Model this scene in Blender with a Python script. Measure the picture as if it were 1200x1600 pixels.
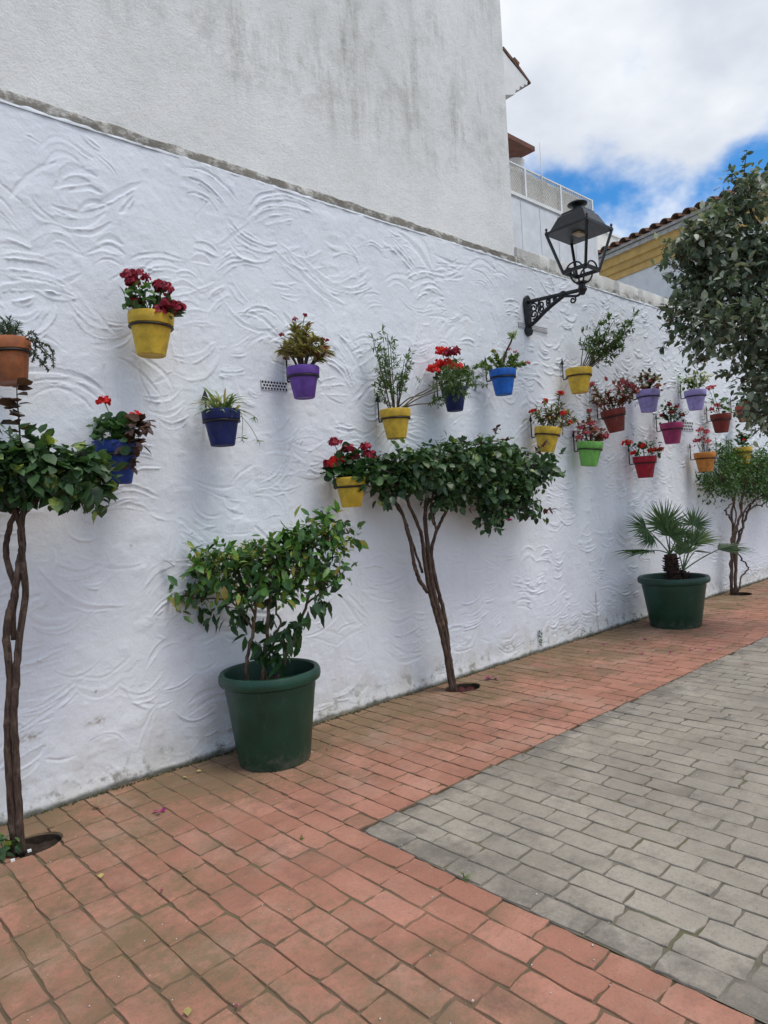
import bpy, bmesh, math, random
import numpy as np
from mathutils import Vector, Matrix

for o in list(bpy.data.objects):
    bpy.data.objects.remove(o, do_unlink=True)
scn = bpy.context.scene
C = scn.collection
rng = np.random.RandomState(7)
random.seed(7)

# ------------------------------------------------------------------ camera
F, YAW, PITCH, ROLL = 1078.13, math.radians(47.619), math.radians(-0.5816), math.radians(-3.4293)
CAM = np.array([0.0, -3.9523, 1.5])
fw = np.array([math.cos(YAW) * math.cos(PITCH), math.sin(YAW) * math.cos(PITCH), math.sin(PITCH)])
r_ = np.cross(fw, [0, 0, 1.0]); r_ /= np.linalg.norm(r_)
u_ = np.cross(r_, fw)
RT = math.cos(ROLL) * r_ + math.sin(ROLL) * u_
UP = -math.sin(ROLL) * r_ + math.cos(ROLL) * u_
cam_d = bpy.data.cameras.new('camera')
cam = bpy.data.objects.new('camera', cam_d); C.objects.link(cam)
m = Matrix.Identity(4)
for i in range(3):
    m[i][0] = RT[i]; m[i][1] = UP[i]; m[i][2] = -fw[i]; m[i][3] = CAM[i]
cam.matrix_world = m
cam_d.sensor_fit = 'VERTICAL'; cam_d.sensor_height = 36.0; cam_d.lens = F / 1600 * 36.0
cam_d.clip_start = 0.05; cam_d.clip_end = 2000
scn.camera = cam
scn.render.resolution_x = 768; scn.render.resolution_y = 1024

# ------------------------------------------------------------------ sky, sun, exposure
SUN_TO = Vector((0.14, -0.42, 1.0)).normalized()
SUN_EL = math.asin(SUN_TO.z); SUN_AZ = math.atan2(SUN_TO.x, SUN_TO.y)
world = bpy.data.worlds.new('World'); scn.world = world; world.use_nodes = True
nt = world.node_tree; nt.nodes.clear()
def N(t, typ, **kw):
    n = t.nodes.new(typ)
    for k, v in kw.items(): setattr(n, k, v)
    return n
wo = N(nt, 'ShaderNodeOutputWorld'); bg = N(nt, 'ShaderNodeBackground'); bg.inputs['Strength'].default_value = 0.12
sky = N(nt, 'ShaderNodeTexSky'); sky.sky_type = 'NISHITA'; sky.sun_disc = False
sky.sun_elevation = SUN_EL; sky.sun_rotation = SUN_AZ; sky.air_density = 1.0; sky.dust_density = 0.3; sky.ozone_density = 2.5
hsv = N(nt, 'ShaderNodeHueSaturation'); hsv.inputs['Saturation'].default_value = 1.38; hsv.inputs['Value'].default_value = 1.12
nt.links.new(sky.outputs[0], hsv.inputs['Color'])
tc = N(nt, 'ShaderNodeTexCoord')
sep = N(nt, 'ShaderNodeSeparateXYZ'); nt.links.new(tc.outputs['Generated'], sep.inputs[0])
zz = N(nt, 'ShaderNodeMath', operation='ADD'); zz.inputs[1].default_value = 0.22; nt.links.new(sep.outputs['Z'], zz.inputs[0])
zm = N(nt, 'ShaderNodeMath', operation='MAXIMUM'); zm.inputs[1].default_value = 0.05; nt.links.new(zz.outputs[0], zm.inputs[0])
cv = N(nt, 'ShaderNodeVectorMath', operation='DIVIDE'); nt.links.new(tc.outputs['Generated'], cv.inputs[0])
cmb = N(nt, 'ShaderNodeCombineXYZ')
for k in range(3): nt.links.new(zm.outputs[0], cmb.inputs[k])
nt.links.new(cmb.outputs[0], cv.inputs[1])
cmap = N(nt, 'ShaderNodeMapping'); cmap.inputs['Location'].default_value = (-9.093, -8.013, 0.0)
nt.links.new(cv.outputs[0], cmap.inputs['Vector'])
cn = N(nt, 'ShaderNodeTexNoise'); cn.inputs['Scale'].default_value = 1.15; cn.inputs['Detail'].default_value = 9; cn.inputs['Roughness'].default_value = 0.55
cn.inputs['Distortion'].default_value = 0.25
nt.links.new(cmap.outputs[0], cn.inputs['Vector'])
cr = N(nt, 'ShaderNodeMapRange', interpolation_type='SMOOTHSTEP'); cr.inputs['From Min'].default_value = 0.41; cr.inputs['From Max'].default_value = 0.535
nt.links.new(cn.outputs['Fac'], cr.inputs['Value'])
cn2 = N(nt, 'ShaderNodeTexNoise'); cn2.inputs['Scale'].default_value = 2.3; cn2.inputs['Detail'].default_value = 6; cn2.inputs['Roughness'].default_value = 0.5
nt.links.new(cmap.outputs[0], cn2.inputs['Vector'])
cad = N(nt, 'ShaderNodeMath', operation='MULTIPLY_ADD'); cad.inputs[1].default_value = 1.05; nt.links.new(cn2.outputs['Fac'], cad.inputs[0]); nt.links.new(cn.outputs['Fac'], cad.inputs[2])
ccol = N(nt, 'ShaderNodeValToRGB')       # thin cloud is bright, the thick middle of a cloud is greyer
ccol.color_ramp.elements[0].position = 0.46; ccol.color_ramp.elements[0].color = (7.0, 7.2, 7.4, 1)
ccol.color_ramp.elements[1].position = 0.63; ccol.color_ramp.elements[1].color = (4.5, 4.8, 5.35, 1)
chf = N(nt, 'ShaderNodeMath', operation='MULTIPLY'); chf.inputs[1].default_value = 0.5; nt.links.new(cad.outputs[0], chf.inputs[0]); nt.links.new(chf.outputs[0], ccol.inputs[0])
cmix = N(nt, 'ShaderNodeMix', data_type='RGBA')
nt.links.new(cr.outputs[0], cmix.inputs[0]); nt.links.new(hsv.outputs[0], cmix.inputs[6]); nt.links.new(ccol.outputs[0], cmix.inputs[7])
nt.links.new(cmix.outputs[2], bg.inputs['Color']); nt.links.new(bg.outputs[0], wo.inputs[0])

sd = bpy.data.lights.new('sun', 'SUN'); sd.energy = 1.5; sd.angle = math.radians(24); sd.color = (1.0, 0.94, 0.85)
sun = bpy.data.objects.new('sun', sd); C.objects.link(sun)
sun.rotation_euler = SUN_TO.to_track_quat('Z', 'Y').to_euler()
scn.view_settings.view_transform = 'Standard'; scn.view_settings.look = 'None'
scn.view_settings.exposure = 0.36; scn.view_settings.gamma = 1.0; scn.view_settings.use_curve_mapping = False

# ------------------------------------------------------------------ places: photograph position + distance -> point
def ray(px, py):
    return ((px - 600) / F) * RT - ((py - 800) / F) * UP + fw
def at(px, py, y=0.0):
    d = ray(px, py); return CAM + d * ((y - CAM[1]) / d[1])
def atx(px, py, x):
    d = ray(px, py); return CAM + d * ((x - CAM[0]) / d[0])
def atg(px, py, z=0.0):
    d = ray(px, py); return CAM + d * ((z - CAM[2]) / d[2])
def atd(px, py, dep): return CAM + ray(px, py) * dep
def depth(P): return float((np.asarray(P) - CAM) @ fw)
def proj(P):
    q = np.asarray(P, float) - CAM
    w = q @ fw
    return 600 + F * (q @ RT) / w, 800 - F * (q @ UP) / w, w
FH = np.array([math.cos(YAW), math.sin(YAW), 0.0]); RH = np.array([math.sin(YAW), -math.cos(YAW), 0.0]); ZZ = np.array([0, 0, 1.0])

# ------------------------------------------------------------------ mesh helpers
def unit(v):
    v = np.asarray(v, float); n = np.linalg.norm(v, axis=-1, keepdims=True); return v / np.maximum(n, 1e-9)
class MB:
    def __init__(s): s.v = []; s.f = []; s.t = []; s.n = 0
    def add(s, V, Fs, tint=None):
        V = np.asarray(V, float).reshape(-1, 3)
        s.v.append(V)
        for f in Fs: s.f.append([i + s.n for i in f])
        if tint is None: tint = np.zeros(len(V))
        elif np.isscalar(tint): tint = np.full(len(V), float(tint))
        s.t.append(np.asarray(tint, float)); s.n += len(V); return s
    def addarr(s, V, Fa, tint):
        V = np.asarray(V, float).reshape(-1, 3); s.v.append(V); s.f.extend((np.asarray(Fa) + s.n).tolist()); s.t.append(tint); s.n += len(V)
    def box(s, lo, hi, tint=None):
        x0, y0, z0 = lo; x1, y1, z1 = hi
        V = [(x0,y0,z0),(x1,y0,z0),(x1,y1,z0),(x0,y1,z0),(x0,y0,z1),(x1,y0,z1),(x1,y1,z1),(x0,y1,z1)]
        return s.add(V, [(0,3,2,1),(4,5,6,7),(0,1,5,4),(1,2,6,5),(2,3,7,6),(3,0,4,7)], tint)
    def bar(s, a, b, w, h=None, up=(0,0,1), tint=None):
        a = np.asarray(a, float); b = np.asarray(b, float); h = h or w
        d = unit(b - a); up = np.asarray(up, float)
        if abs(d @ unit(up)) > 0.97: up = np.array([1.0, 0, 0])
        sd = unit(np.cross(d, up)); n = np.cross(sd, d)
        V = [p + sx * sd * w / 2 + sz * n * h / 2 for p in (a, b) for sx, sz in ((-1,-1),(1,-1),(1,1),(-1,1))]
        return s.add(V, [(0,1,2,3),(7,6,5,4),(0,4,5,1),(1,5,6,2),(2,6,7,3),(3,7,4,0)], tint)
    def tube(s, P, R, n=7, cap=True, tint=None, lump=0.0):
        P = np.asarray(P, float); k = len(P)
        R = np.full(k, float(R)) if np.isscalar(R) else np.asarray(R, float)
        T = np.gradient(P, axis=0); T = unit(T)
        ref = np.array([0.13, 0.21, 1.0]) if abs(T[0] @ np.array([0, 0, 1.0])) < 0.9 else np.array([1.0, 0.13, 0.05])
        a = unit(np.cross(T[0], ref)); V = []
        for i in range(k):
            a = unit(a - T[i] * (a @ T[i])); b = np.cross(T[i], a)
            for j in range(n):
                q = 2 * math.pi * j / n; rr = R[i] * (1 + (lump * rng.uniform(-1, 1) if lump else 0))
                V.append(P[i] + rr * (math.cos(q) * a + math.sin(q) * b))
        Fs = [(i*n+j, i*n+(j+1) % n, (i+1)*n+(j+1) % n, (i+1)*n+j) for i in range(k-1) for j in range(n)]
        if cap: Fs += [tuple(range(n-1, -1, -1)), tuple((k-1)*n+j for j in range(n))]
        return s.add(V, Fs, tint)
    def lathe(s, prof, n=28, c=(0,0,0), close=False, tint=None):
        V = []; k = len(prof)
        for r, z in prof:
            for j in range(n):
                q = 2 * math.pi * j / n; V.append((c[0] + r * math.cos(q), c[1] + r * math.sin(q), c[2] + z))
        Fs = [(i*n+j, i*n+(j+1) % n, (i+1)*n+(j+1) % n, (i+1)*n+j) for i in range(k-1) for j in range(n)]
        if close: Fs += [tuple(range(n-1, -1, -1)), tuple((k-1)*n+j for j in range(n))]
        return s.add(V, Fs, tint)
    def poly(s, pts, ext, tint=None):
        """closed outline pts swept along ext"""
        P = np.asarray(pts, float); n = len(P); V = np.vstack([P, P + np.asarray(ext, float)])
        return s.add(V, [tuple(range(n-1, -1, -1)), tuple(range(n, 2*n))] + [(i, (i+1) % n, n+(i+1) % n, n+i) for i in range(n)], tint)
    def leaves(s, kind, pos, dr, nrm, size, tint, wf=1.0):
        TV, TF = LEAF[kind]
        pos = np.asarray(pos, float); Nn = len(pos)
        if Nn == 0: return s
        dr = unit(dr); nrm = np.asarray(nrm, float); nrm = unit(nrm - dr * np.sum(nrm * dr, 1, keepdims=True)); sd = np.cross(nrm, dr)
        size = np.broadcast_to(np.asarray(size, float), (Nn,)); wf = np.broadcast_to(np.asarray(wf, float), (Nn,))
        V = pos[:, None, :] + size[:, None, None] * (TV[None, :, 0, None] * dr[:, None, :] + (TV[None, :, 1] * wf[:, None])[:, :, None] * sd[:, None, :] + TV[None, :, 2, None] * nrm[:, None, :])
        k = len(TV); base = np.arange(Nn)[:, None] * k
        fs = []
        for f in TF: fs.append(base + np.array(f)[None, :])
        V = V.reshape(-1, 3); off = s.n; s.v.append(V); s.n += len(V)
        s.t.append(np.repeat(np.broadcast_to(np.asarray(tint, float), (Nn,)), k))
        for a in fs: s.f.extend((a + off).tolist())
        return s
def fan_tf(n):
    return [(0, i, i + 1) for i in range(1, n - 1)]
LEAF = {}
LEAF['ovate'] = (np.array([(0,0,0),(.28,.30,.07),(.28,0,0),(.28,-.30,.07),(.66,.26,.04),(.66,0,-.02),(.66,-.26,.04),(1,0,-.10)], float),
                 [(0,2,1),(0,3,2),(1,2,5,4),(2,3,6,5),(4,5,7),(5,6,7)])
LEAF['lance'] = (np.array([(0,0,0),(.35,.15,.04),(.35,0,0),(.35,-.15,.04),(.7,.12,-.02),(.7,0,-.05),(.7,-.12,-.02),(1,0,-.16)], float),
                 [(0,2,1),(0,3,2),(1,2,5,4),(2,3,6,5),(4,5,7),(5,6,7)])
LEAF['small'] = (np.array([(0,0,0),(.5,.27,.05),(.5,-.27,.05),(1,0,-.05)], float), [(0,2,3),(0,3,1)])
LEAF['needle'] = (np.array([(0,-.03,0),(0,.03,0),(.55,.045,.01),(.55,-.045,.01),(1,0,-.05)], float), [(0,3,2,1),(2,3,4)])
a_ = np.linspace(-2.6, 2.6, 11)
LEAF['round'] = (np.vstack([[(0.1,0,0.0)], np.stack([.5 + .5*np.cos(a_), .52*np.sin(a_), .10 * (np.arange(11) % 2) + .05*np.abs(np.sin(a_))], 1)]), fan_tf(12))
LEAF['petal'] = (np.array([(0,0,0),(.6,.38,.10),(1,.18,.05),(1,-.18,.05),(.6,-.38,.10)], float), [(0,4,3,2,1)])
LEAF['blade'] = (np.array([(0,-.035,0),(0,.035,0),(.3,.05,.10),(.3,-.05,.10),(.6,.045,.08),(.6,-.045,.08),(.85,.03,-.06),(.85,-.03,-.06),(1,0,-.2)], float),
                 [(0,3,2,1),(3,5,4,2),(5,7,6,4),(7,8,6)])

def obj(name, mb, mat, parent=None, smooth=True, sub=None, auto=None, base=None):
    """link the collected shapes as ONE mesh object; coordinates are world ones unless the builder is local"""
    V = np.vstack(mb.v) if mb.v else np.zeros((0, 3))
    if base is None and parent is not None:
        q = parent; base = np.zeros(3)
        while q is not None: base = base + np.array(q.location); q = q.parent
    if base is not None: V = V - np.asarray(base)
    me = bpy.data.meshes.new(name); me.from_pydata(V.tolist(), [], mb.f)
    T = np.concatenate(mb.t) if mb.t else np.zeros(0)
    if len(T) and T.any():
        at_ = me.attributes.new('tint', 'FLOAT', 'POINT'); at_.data.foreach_set('value', T.astype(np.float32))
    me.materials.append(MAT[mat] if isinstance(mat, str) else mat)
    if smooth:
        me.polygons.foreach_set('use_smooth', [True] * len(me.polygons))
        if auto is not None: me.set_sharp_from_angle(angle=math.radians(auto))
    me.update()
    o = bpy.data.objects.new(name, me); C.objects.link(o)
    if parent is not None: o.parent = parent
    if sub: o['label'] = sub
    return o
def tag(o, label=None, cat=None, group=None, kind=None):
    if label: o['label'] = label
    if cat: o['category'] = cat
    if group: o['group'] = group
    if kind: o['kind'] = kind
    return o
def thing(name, loc, label, cat, group=None):
    e = bpy.data.objects.new(name, None); C.objects.link(e); e.location = Vector(loc); e.empty_display_size = 0.1
    return tag(e, label, cat, group)

# ------------------------------------------------------------------ materials
MAT = {}
def newmat(name):
    mt = bpy.data.materials.new(name); mt.use_nodes = True; t = mt.node_tree; t.nodes.clear()
    out = N(t, 'ShaderNodeOutputMaterial'); b = N(t, 'ShaderNodeBsdfPrincipled'); t.links.new(b.outputs[0], out.inputs[0])
    MAT[name] = mt; return mt, t, b, out
def geo(t): return N(t, 'ShaderNodeNewGeometry').outputs['Position']
def noise(t, vec, scale, detail=4, rough=.55, stretch=None, loc=None):
    if stretch or loc:
        mp = N(t, 'ShaderNodeMapping')
        if stretch: mp.inputs['Scale'].default_value = stretch
        if loc: mp.inputs['Location'].default_value = loc
        t.links.new(vec, mp.inputs['Vector']); vec = mp.outputs[0]
    n = N(t, 'ShaderNodeTexNoise'); n.inputs['Scale'].default_value = scale; n.inputs['Detail'].default_value = detail; n.inputs['Roughness'].default_value = rough
    t.links.new(vec, n.inputs['Vector']); return n.outputs['Fac']
def rng_(t, val, a, b, c=0., d=1., smooth=True):
    n = N(t, 'ShaderNodeMapRange'); n.interpolation_type = 'SMOOTHSTEP' if smooth else 'LINEAR'
    n.inputs['From Min'].default_value = a; n.inputs['From Max'].default_value = b; n.inputs['To Min'].default_value = c; n.inputs['To Max'].default_value = d
    t.links.new(val, n.inputs['Value']); return n.outputs[0]
def mixc(t, fac, a, b, mode='MIX'):
    n = N(t, 'ShaderNodeMix', data_type='RGBA', blend_type=mode)
    for i, x in ((0, fac), (6, a), (7, b)):
        if hasattr(x, 'links'): t.links.new(x, n.inputs[i])
        elif i == 0: n.inputs[0].default_value = x
        else: n.inputs[i].default_value = (*x, 1) if len(x) == 3 else x
    return n.outputs[2]
def mth(t, op, a, b=None):
    n = N(t, 'ShaderNodeMath', operation=op)
    for i, x in ((0, a), (1, b)):
        if x is None: continue
        if hasattr(x, 'links'): t.links.new(x, n.inputs[i])
        else: n.inputs[i].default_value = x
    return n.outputs[0]
def bump(t, b, h, strength=.3, dist=.01):
    n = N(t, 'ShaderNodeBump'); n.inputs['Strength'].default_value = strength; n.inputs['Distance'].default_value = dist
    t.links.new(h, n.inputs['Height']); t.links.new(n.outputs[0], b.inputs['Normal'])
def ramp(t, fac, stops):
    n = N(t, 'ShaderNodeValToRGB'); e = n.color_ramp.elements
    while len(e) < len(stops): e.new(0.5)
    for i, (p_, c) in enumerate(stops): e[i].position = p_; e[i].color = (*c, 1)
    t.links.new(fac, n.inputs[0]); return n.outputs[0]
def attr(t, name): 
    n = N(t, 'ShaderNodeAttribute'); n.attribute_name = name; return n
def solid(name, col, rough=.6, var=.25, scale=18, metal=0., spec=.4, bmp=.15, dirt=None, dirt_amt=.5):
    mt, t, b, _ = newmat(name); g = geo(t)
    n = noise(t, g, scale, 6)
    c = mixc(t, rng_(t, n, .3, .7), tuple(x * (1 - var) for x in col), tuple(min(1, x * (1 + var * .6)) for x in col))
    if dirt:
        n2 = noise(t, g, scale * .45, 8, .65, loc=(5.3, 2.2, 8.8))
        c = mixc(t, rng_(t, n2, .52, .74, 0, dirt_amt), c, dirt)
    t.links.new(c, b.inputs['Base Color'])
    t.links.new(rng_(t, n, .2, .8, rough * .82, min(1, rough * 1.15)), b.inputs['Roughness'])
    b.inputs['Metallic'].default_value = metal; b.inputs['Specular IOR Level'].default_value = spec
    if bmp: bump(t, b, noise(t, g, scale * 6, 5), bmp, .004)
    return mt
def barkmat(name, col, dark):
    mt, t, b, _ = newmat(name); g = geo(t)
    lg = noise(t, g, 1.0, 7, .7, stretch=(75, 75, 9)); n = noise(t, g, 14, 6, .65)
    c = mixc(t, rng_(t, lg, .34, .66), dark, col); c = mixc(t, rng_(t, n, .5, .72, 0, .6), c, tuple(min(1, x*1.7 + .02) for x in col))
    t.links.new(c, b.inputs['Base Color']); b.inputs['Roughness'].default_value = .9; b.inputs['Specular IOR Level'].default_value = .2
    bump(t, b, mth(t, 'ADD', lg, mth(t, 'MULTIPLY', n, .6)), 1.0, .012)
def leafmat(name, stops, rough=.45, trans=.25, spec=.45):
    mt, t, b, out = newmat(name)
    a = attr(t, 'tint').outputs['Fac']
    g = geo(t); n = noise(t, g, 30, 3)
    f = mth(t, 'ADD', a, rng_(t, n, .3, .7, -.08, .08))
    c = ramp(t, f, stops)
    t.links.new(c, b.inputs['Base Color']); b.inputs['Roughness'].default_value = rough; b.inputs['Specular IOR Level'].default_value = spec
    tr = N(t, 'ShaderNodeBsdfTranslucent')
    t.links.new(mixc(t, 1.0, c, (1.25, 1.35, .7), 'MULTIPLY'), tr.inputs['Color'])
    mx = N(t, 'ShaderNodeMixShader'); mx.inputs[0].default_value = trans
    t.links.new(b.outputs[0], mx.inputs[1]); t.links.new(tr.outputs[0], mx.inputs[2]); t.links.new(mx.outputs[0], out.inputs[0])
    return mt

# --- trowelled white wall
mt, t, b, _ = newmat('stucco'); g = geo(t)
sx = N(t, 'ShaderNodeSeparateXYZ'); t.links.new(g, sx.inputs[0])
c = mixc(t, rng_(t, noise(t, g, 1.3, 6), .3, .7), (.75, .78, .84), (.815, .84, .885))
n1 = noise(t, g, 9, 8, .65)
c = mixc(t, rng_(t, n1, .55, .78, 0, .34), c, (.62, .60, .59))
c = mixc(t, rng_(t, noise(t, g, 1.0, 7, .7, stretch=(5, 1, .8), loc=(4, 0, 2)), .54, .74, 0, .30), c, (.60, .56, .52))
c = mixc(t, rng_(t, noise(t, g, 45, 5, .7, loc=(2, 2, 2)), .66, .74, 0, .5), c, (.42, .38, .33))
# splash dirt and moss along the foot of the wall
foot = rng_(t, mth(t, 'ADD', sx.outputs['Z'], mth(t, 'MULTIPLY', noise(t, g, 5, 7, .7), -.9)), -.52, -.10, 1, 0)
c = mixc(t, mth(t, 'MULTIPLY', foot, .55), c, (.50, .46, .38))
mossn = mth(t, 'MULTIPLY', rng_(t, noise(t, g, 11, 8, .7, loc=(3, 1, 7)), .50, .66), rng_(t, sx.outputs['Z'], .02, .24, 1, 0))
c = mixc(t, mth(t, 'MULTIPLY', mossn, .75), c, (.115, .11, .055))
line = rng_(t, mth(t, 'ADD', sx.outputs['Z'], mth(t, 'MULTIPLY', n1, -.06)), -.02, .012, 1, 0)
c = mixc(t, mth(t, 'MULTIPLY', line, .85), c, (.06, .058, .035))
st = attr(t, 'stain')
c = mixc(t, st.outputs['Alpha'], c, st.outputs['Color'])
t.links.new(c, b.inputs['Base Color']); b.inputs['Roughness'].default_value = .75; b.inputs['Specular IOR Level'].default_value = .3
bump(t, b, mth(t, 'ADD', noise(t, g, 60, 6, .6), mth(t, 'MULTIPLY', noise(t, g, 220, 3), .5)), .42, .007)

# --- weathered render of the tall building
mt, t, b, _ = newmat('render_grey'); g = geo(t)
sx = N(t, 'ShaderNodeSeparateXYZ'); t.links.new(g, sx.inputs[0])
c = mixc(t, rng_(t, noise(t, g, .9, 7), .3, .7), (.74, .735, .715), (.86, .855, .84))
c = mixc(t, rng_(t, noise(t, g, 40, 6, .7), .45, .75, 0, .25), c, (.40, .40, .38))
stk = noise(t, g, 1.0, 8, .72, stretch=(4.6, 1, .75))
zone = mth(t, 'MULTIPLY', rng_(t, noise(t, g, .55, 3, loc=(.3, 0, .2)), .38, .60), rng_(t, sx.outputs['Z'], 4.05, 4.7))
zone = mth(t, 'MULTIPLY', zone, rng_(t, sx.outputs['X'], 1.2, 2.6, .35, 1))
stf = mth(t, 'MULTIPLY', rng_(t, stk, .47, .70), zone)
stf = mth(t, 'MULTIPLY', stf, rng_(t, noise(t, g, 30, 6, .75), .3, .62, .25, 1))
c = mixc(t, mth(t, 'MULTIPLY', stf, .80), c, (.29, .275, .245))
c = mixc(t, mth(t, 'MULTIPLY', rng_(t, noise(t, g, 2.6, 9, .78, loc=(3, 3, 3)), .46, .66), rng_(t, zone, .1, .8, .12, .5)), c, (.42, .41, .38))
t.links.new(c, b.inputs['Base Color']); b.inputs['Roughness'].default_value = .92; b.inputs['Specular IOR Level'].default_value = .15
bump(t, b, mth(t, 'ADD', noise(t, g, 70, 7, .7), noise(t, g, 14, 4)), .55, .012)

# --- coping
mt, t, b, _ = newmat('coping'); g = geo(t)
sx = N(t, 'ShaderNodeSeparateXYZ'); t.links.new(g, sx.inputs[0])
c = mixc(t, rng_(t, noise(t, g, 3, 6), .3, .7), (.52, .505, .47), (.70, .69, .66))
al = mth(t, 'ADD', noise(t, g, 7, 9, .75, stretch=(1, 1, 1.6)), rng_(t, sx.outputs['Z'], 3.74, 3.92, .16, -.04))
al = mth(t, 'ADD', al, rng_(t, sx.outputs['X'], 5.2, 5.8, .07, -.03))
c = mixc(t, rng_(t, al, .55, .74, 0, .86), c, (.135, .118, .092))
t.links.new(c, b.inputs['Base Color']); b.inputs['Roughness'].default_value = .95
bump(t, b, noise(t, g, 40, 8, .7), .7, .015)

# --- paving
XB_, YB_ = 2.0, -1.45
def pave(name, lo, hi, moss, mossamt, wear, edge=False, jn=(.17, .125, .072), dust=(.47, .31, .235)):
    mt, t, b, _ = newmat(name); g = geo(t)
    oi = N(t, 'ShaderNodeObjectInfo'); tn = mth(t, 'FRACT', mth(t, 'ADD', oi.outputs['Random'], attr(t, 'tint').outputs['Fac']))
    c = mixc(t, tn, lo, hi)
    c = mixc(t, rng_(t, noise(t, g, 1.7, 6, .6), .35, .65), c, mixc(t, .6, c, tuple(x * .70 for x in lo)))
    c = mixc(t, rng_(t, noise(t, g, 6.5, 7, .7, loc=(7, 3, 1)), .48, .72, 0, .6), c, tuple(x * .62 for x in wear))
    c = mixc(t, rng_(t, noise(t, g, 3.2, 7, .65, loc=(1, 8, 4)), .54, .75, 0, .5), c, tuple(min(1, x * 1.22) for x in hi))
    n2 = noise(t, g, 26, 8, .75)
    c = mixc(t, rng_(t, n2, .40, .72, 0, .45), c, wear)
    sx = N(t, 'ShaderNodeSeparateXYZ'); t.links.new(g, sx.inputs[0])
    # moss likes the damp strip along the wall and the corner by the old vine
    near = mth(t, 'MAXIMUM', rng_(t, sx.outputs['Y'], -1.45, -.15, -.04, .27), rng_(t, sx.outputs['X'], 2.1, .9, -.05, .15))
    mo = mth(t, 'ADD', mth(t, 'ADD', noise(t, g, 1.9, 8, .72, loc=(2, 9, 0)), mth(t, 'MULTIPLY', n2, .55)), near)
    mo = mth(t, 'SUBTRACT', mo, .12)
    mo = mth(t, 'MULTIPLY', rng_(t, mo, .66, .98), mossamt)
    c = mixc(t, mo, c, moss)
    c = mixc(t, rng_(t, noise(t, g, 2.1, 8, .7, loc=(4, 4, 9)), .46, .72, 0, .5), c, dust)
    gr = noise(t, g, 2.6, 8, .72, loc=(6, 2, 5))
    if edge:      # the rim of the grey field took on the darker smears of its form work
        ed = mth(t, 'MAXIMUM', rng_(t, sx.outputs['X'], XB_, XB_ + .42, .16, -.04), rng_(t, sx.outputs['Y'], YB_ - .30, YB_, -.04, .16)); gr = mth(t, 'ADD', gr, ed)
    c = mixc(t, rng_(t, gr, .54, .72, 0, .62), c, tuple(x * .55 for x in wear))
    c = mixc(t, rng_(t, noise(t, g, 75, 6, .8, loc=(3, 5, 1)), .50, .72, 0, .55), c, tuple(x * .5 for x in wear))
    c = mixc(t, rng_(t, noise(t, g, 48, 5, .75, loc=(8, 1, 1)), .60, .76, 0, .45), c, tuple(min(1, x * 1.25) for x in hi))
    c = mixc(t, rng_(t, mth(t, 'ADD', sx.outputs['Z'], mth(t, 'MULTIPLY', n2, .0022)), -.0030, .0006, .75, 0), c, jn)
    sp = N(t, 'ShaderNodeTexVoronoi'); sp.inputs['Scale'].default_value = 55; t.links.new(g, sp.inputs['Vector'])
    c = mixc(t, mth(t, 'MULTIPLY', rng_(t, sp.outputs['Distance'], .03, .09, .3, 0), rng_(t, noise(t, g, 9, 2), .5, .6)), c, (.50, .44, .38))
    t.links.new(c, b.inputs['Base Color']); b.inputs['Roughness'].default_value = .88; b.inputs['Specular IOR Level'].default_value = .25
    bump(t, b, mth(t, 'ADD', noise(t, g, 90, 7, .7), mth(t, 'MULTIPLY', noise(t, g, 16, 5), 1.2)), .55, .006)
pave('brick_red', (.41, .182, .122), (.54, .258, .182), (.18, .138, .074), .85, (.33, .185, .132))
pave('brick_grey', (.34, .298, .242), (.44, .392, .322), (.23, .195, .13), .35, (.22, .195, .168), True, (.19, .168, .135), (.40, .36, .30))
def jointmat(name, a, b0, full):
    mt, t, b, _ = newmat(name); g = geo(t)
    sx = N(t, 'ShaderNodeSeparateXYZ'); t.links.new(g, sx.inputs[0])
    c = mixc(t, rng_(t, noise(t, g, 5, 8, .7), .35, .65), a, b0)
    c = mixc(t, rng_(t, noise(t, g, 2.2, 5, .6, loc=(1, 4, 0)), .48, .64, 0, .75), c, (.135, .125, .055))
    c = mixc(t, rng_(t, sx.outputs['Z'], -.0042, -.0012, 0, .8), c, full)
    sp = N(t, 'ShaderNodeTexVoronoi'); sp.inputs['Scale'].default_value = 85; t.links.new(g, sp.inputs['Vector'])
    c = mixc(t, rng_(t, sp.outputs['Distance'], .08, .16, .35, 0), c, (.42, .36, .29))
    t.links.new(c, b.inputs['Base Color']); b.inputs['Roughness'].default_value = .95; bump(t, b, noise(t, g, 120, 6, .7), .7, .008)
jointmat('joint', (.055, .042, .028), (.115, .085, .058), (.115, .085, .058))
jointmat('joint_red', (.12, .088, .052), (.20, .135, .085), (.34, .165, .11))
jointmat('joint_grey', (.15, .132, .102), (.225, .20, .16), (.29, .258, .212))
solid('ground', (.20, .19, .175), .9, .3, 3)

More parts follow.
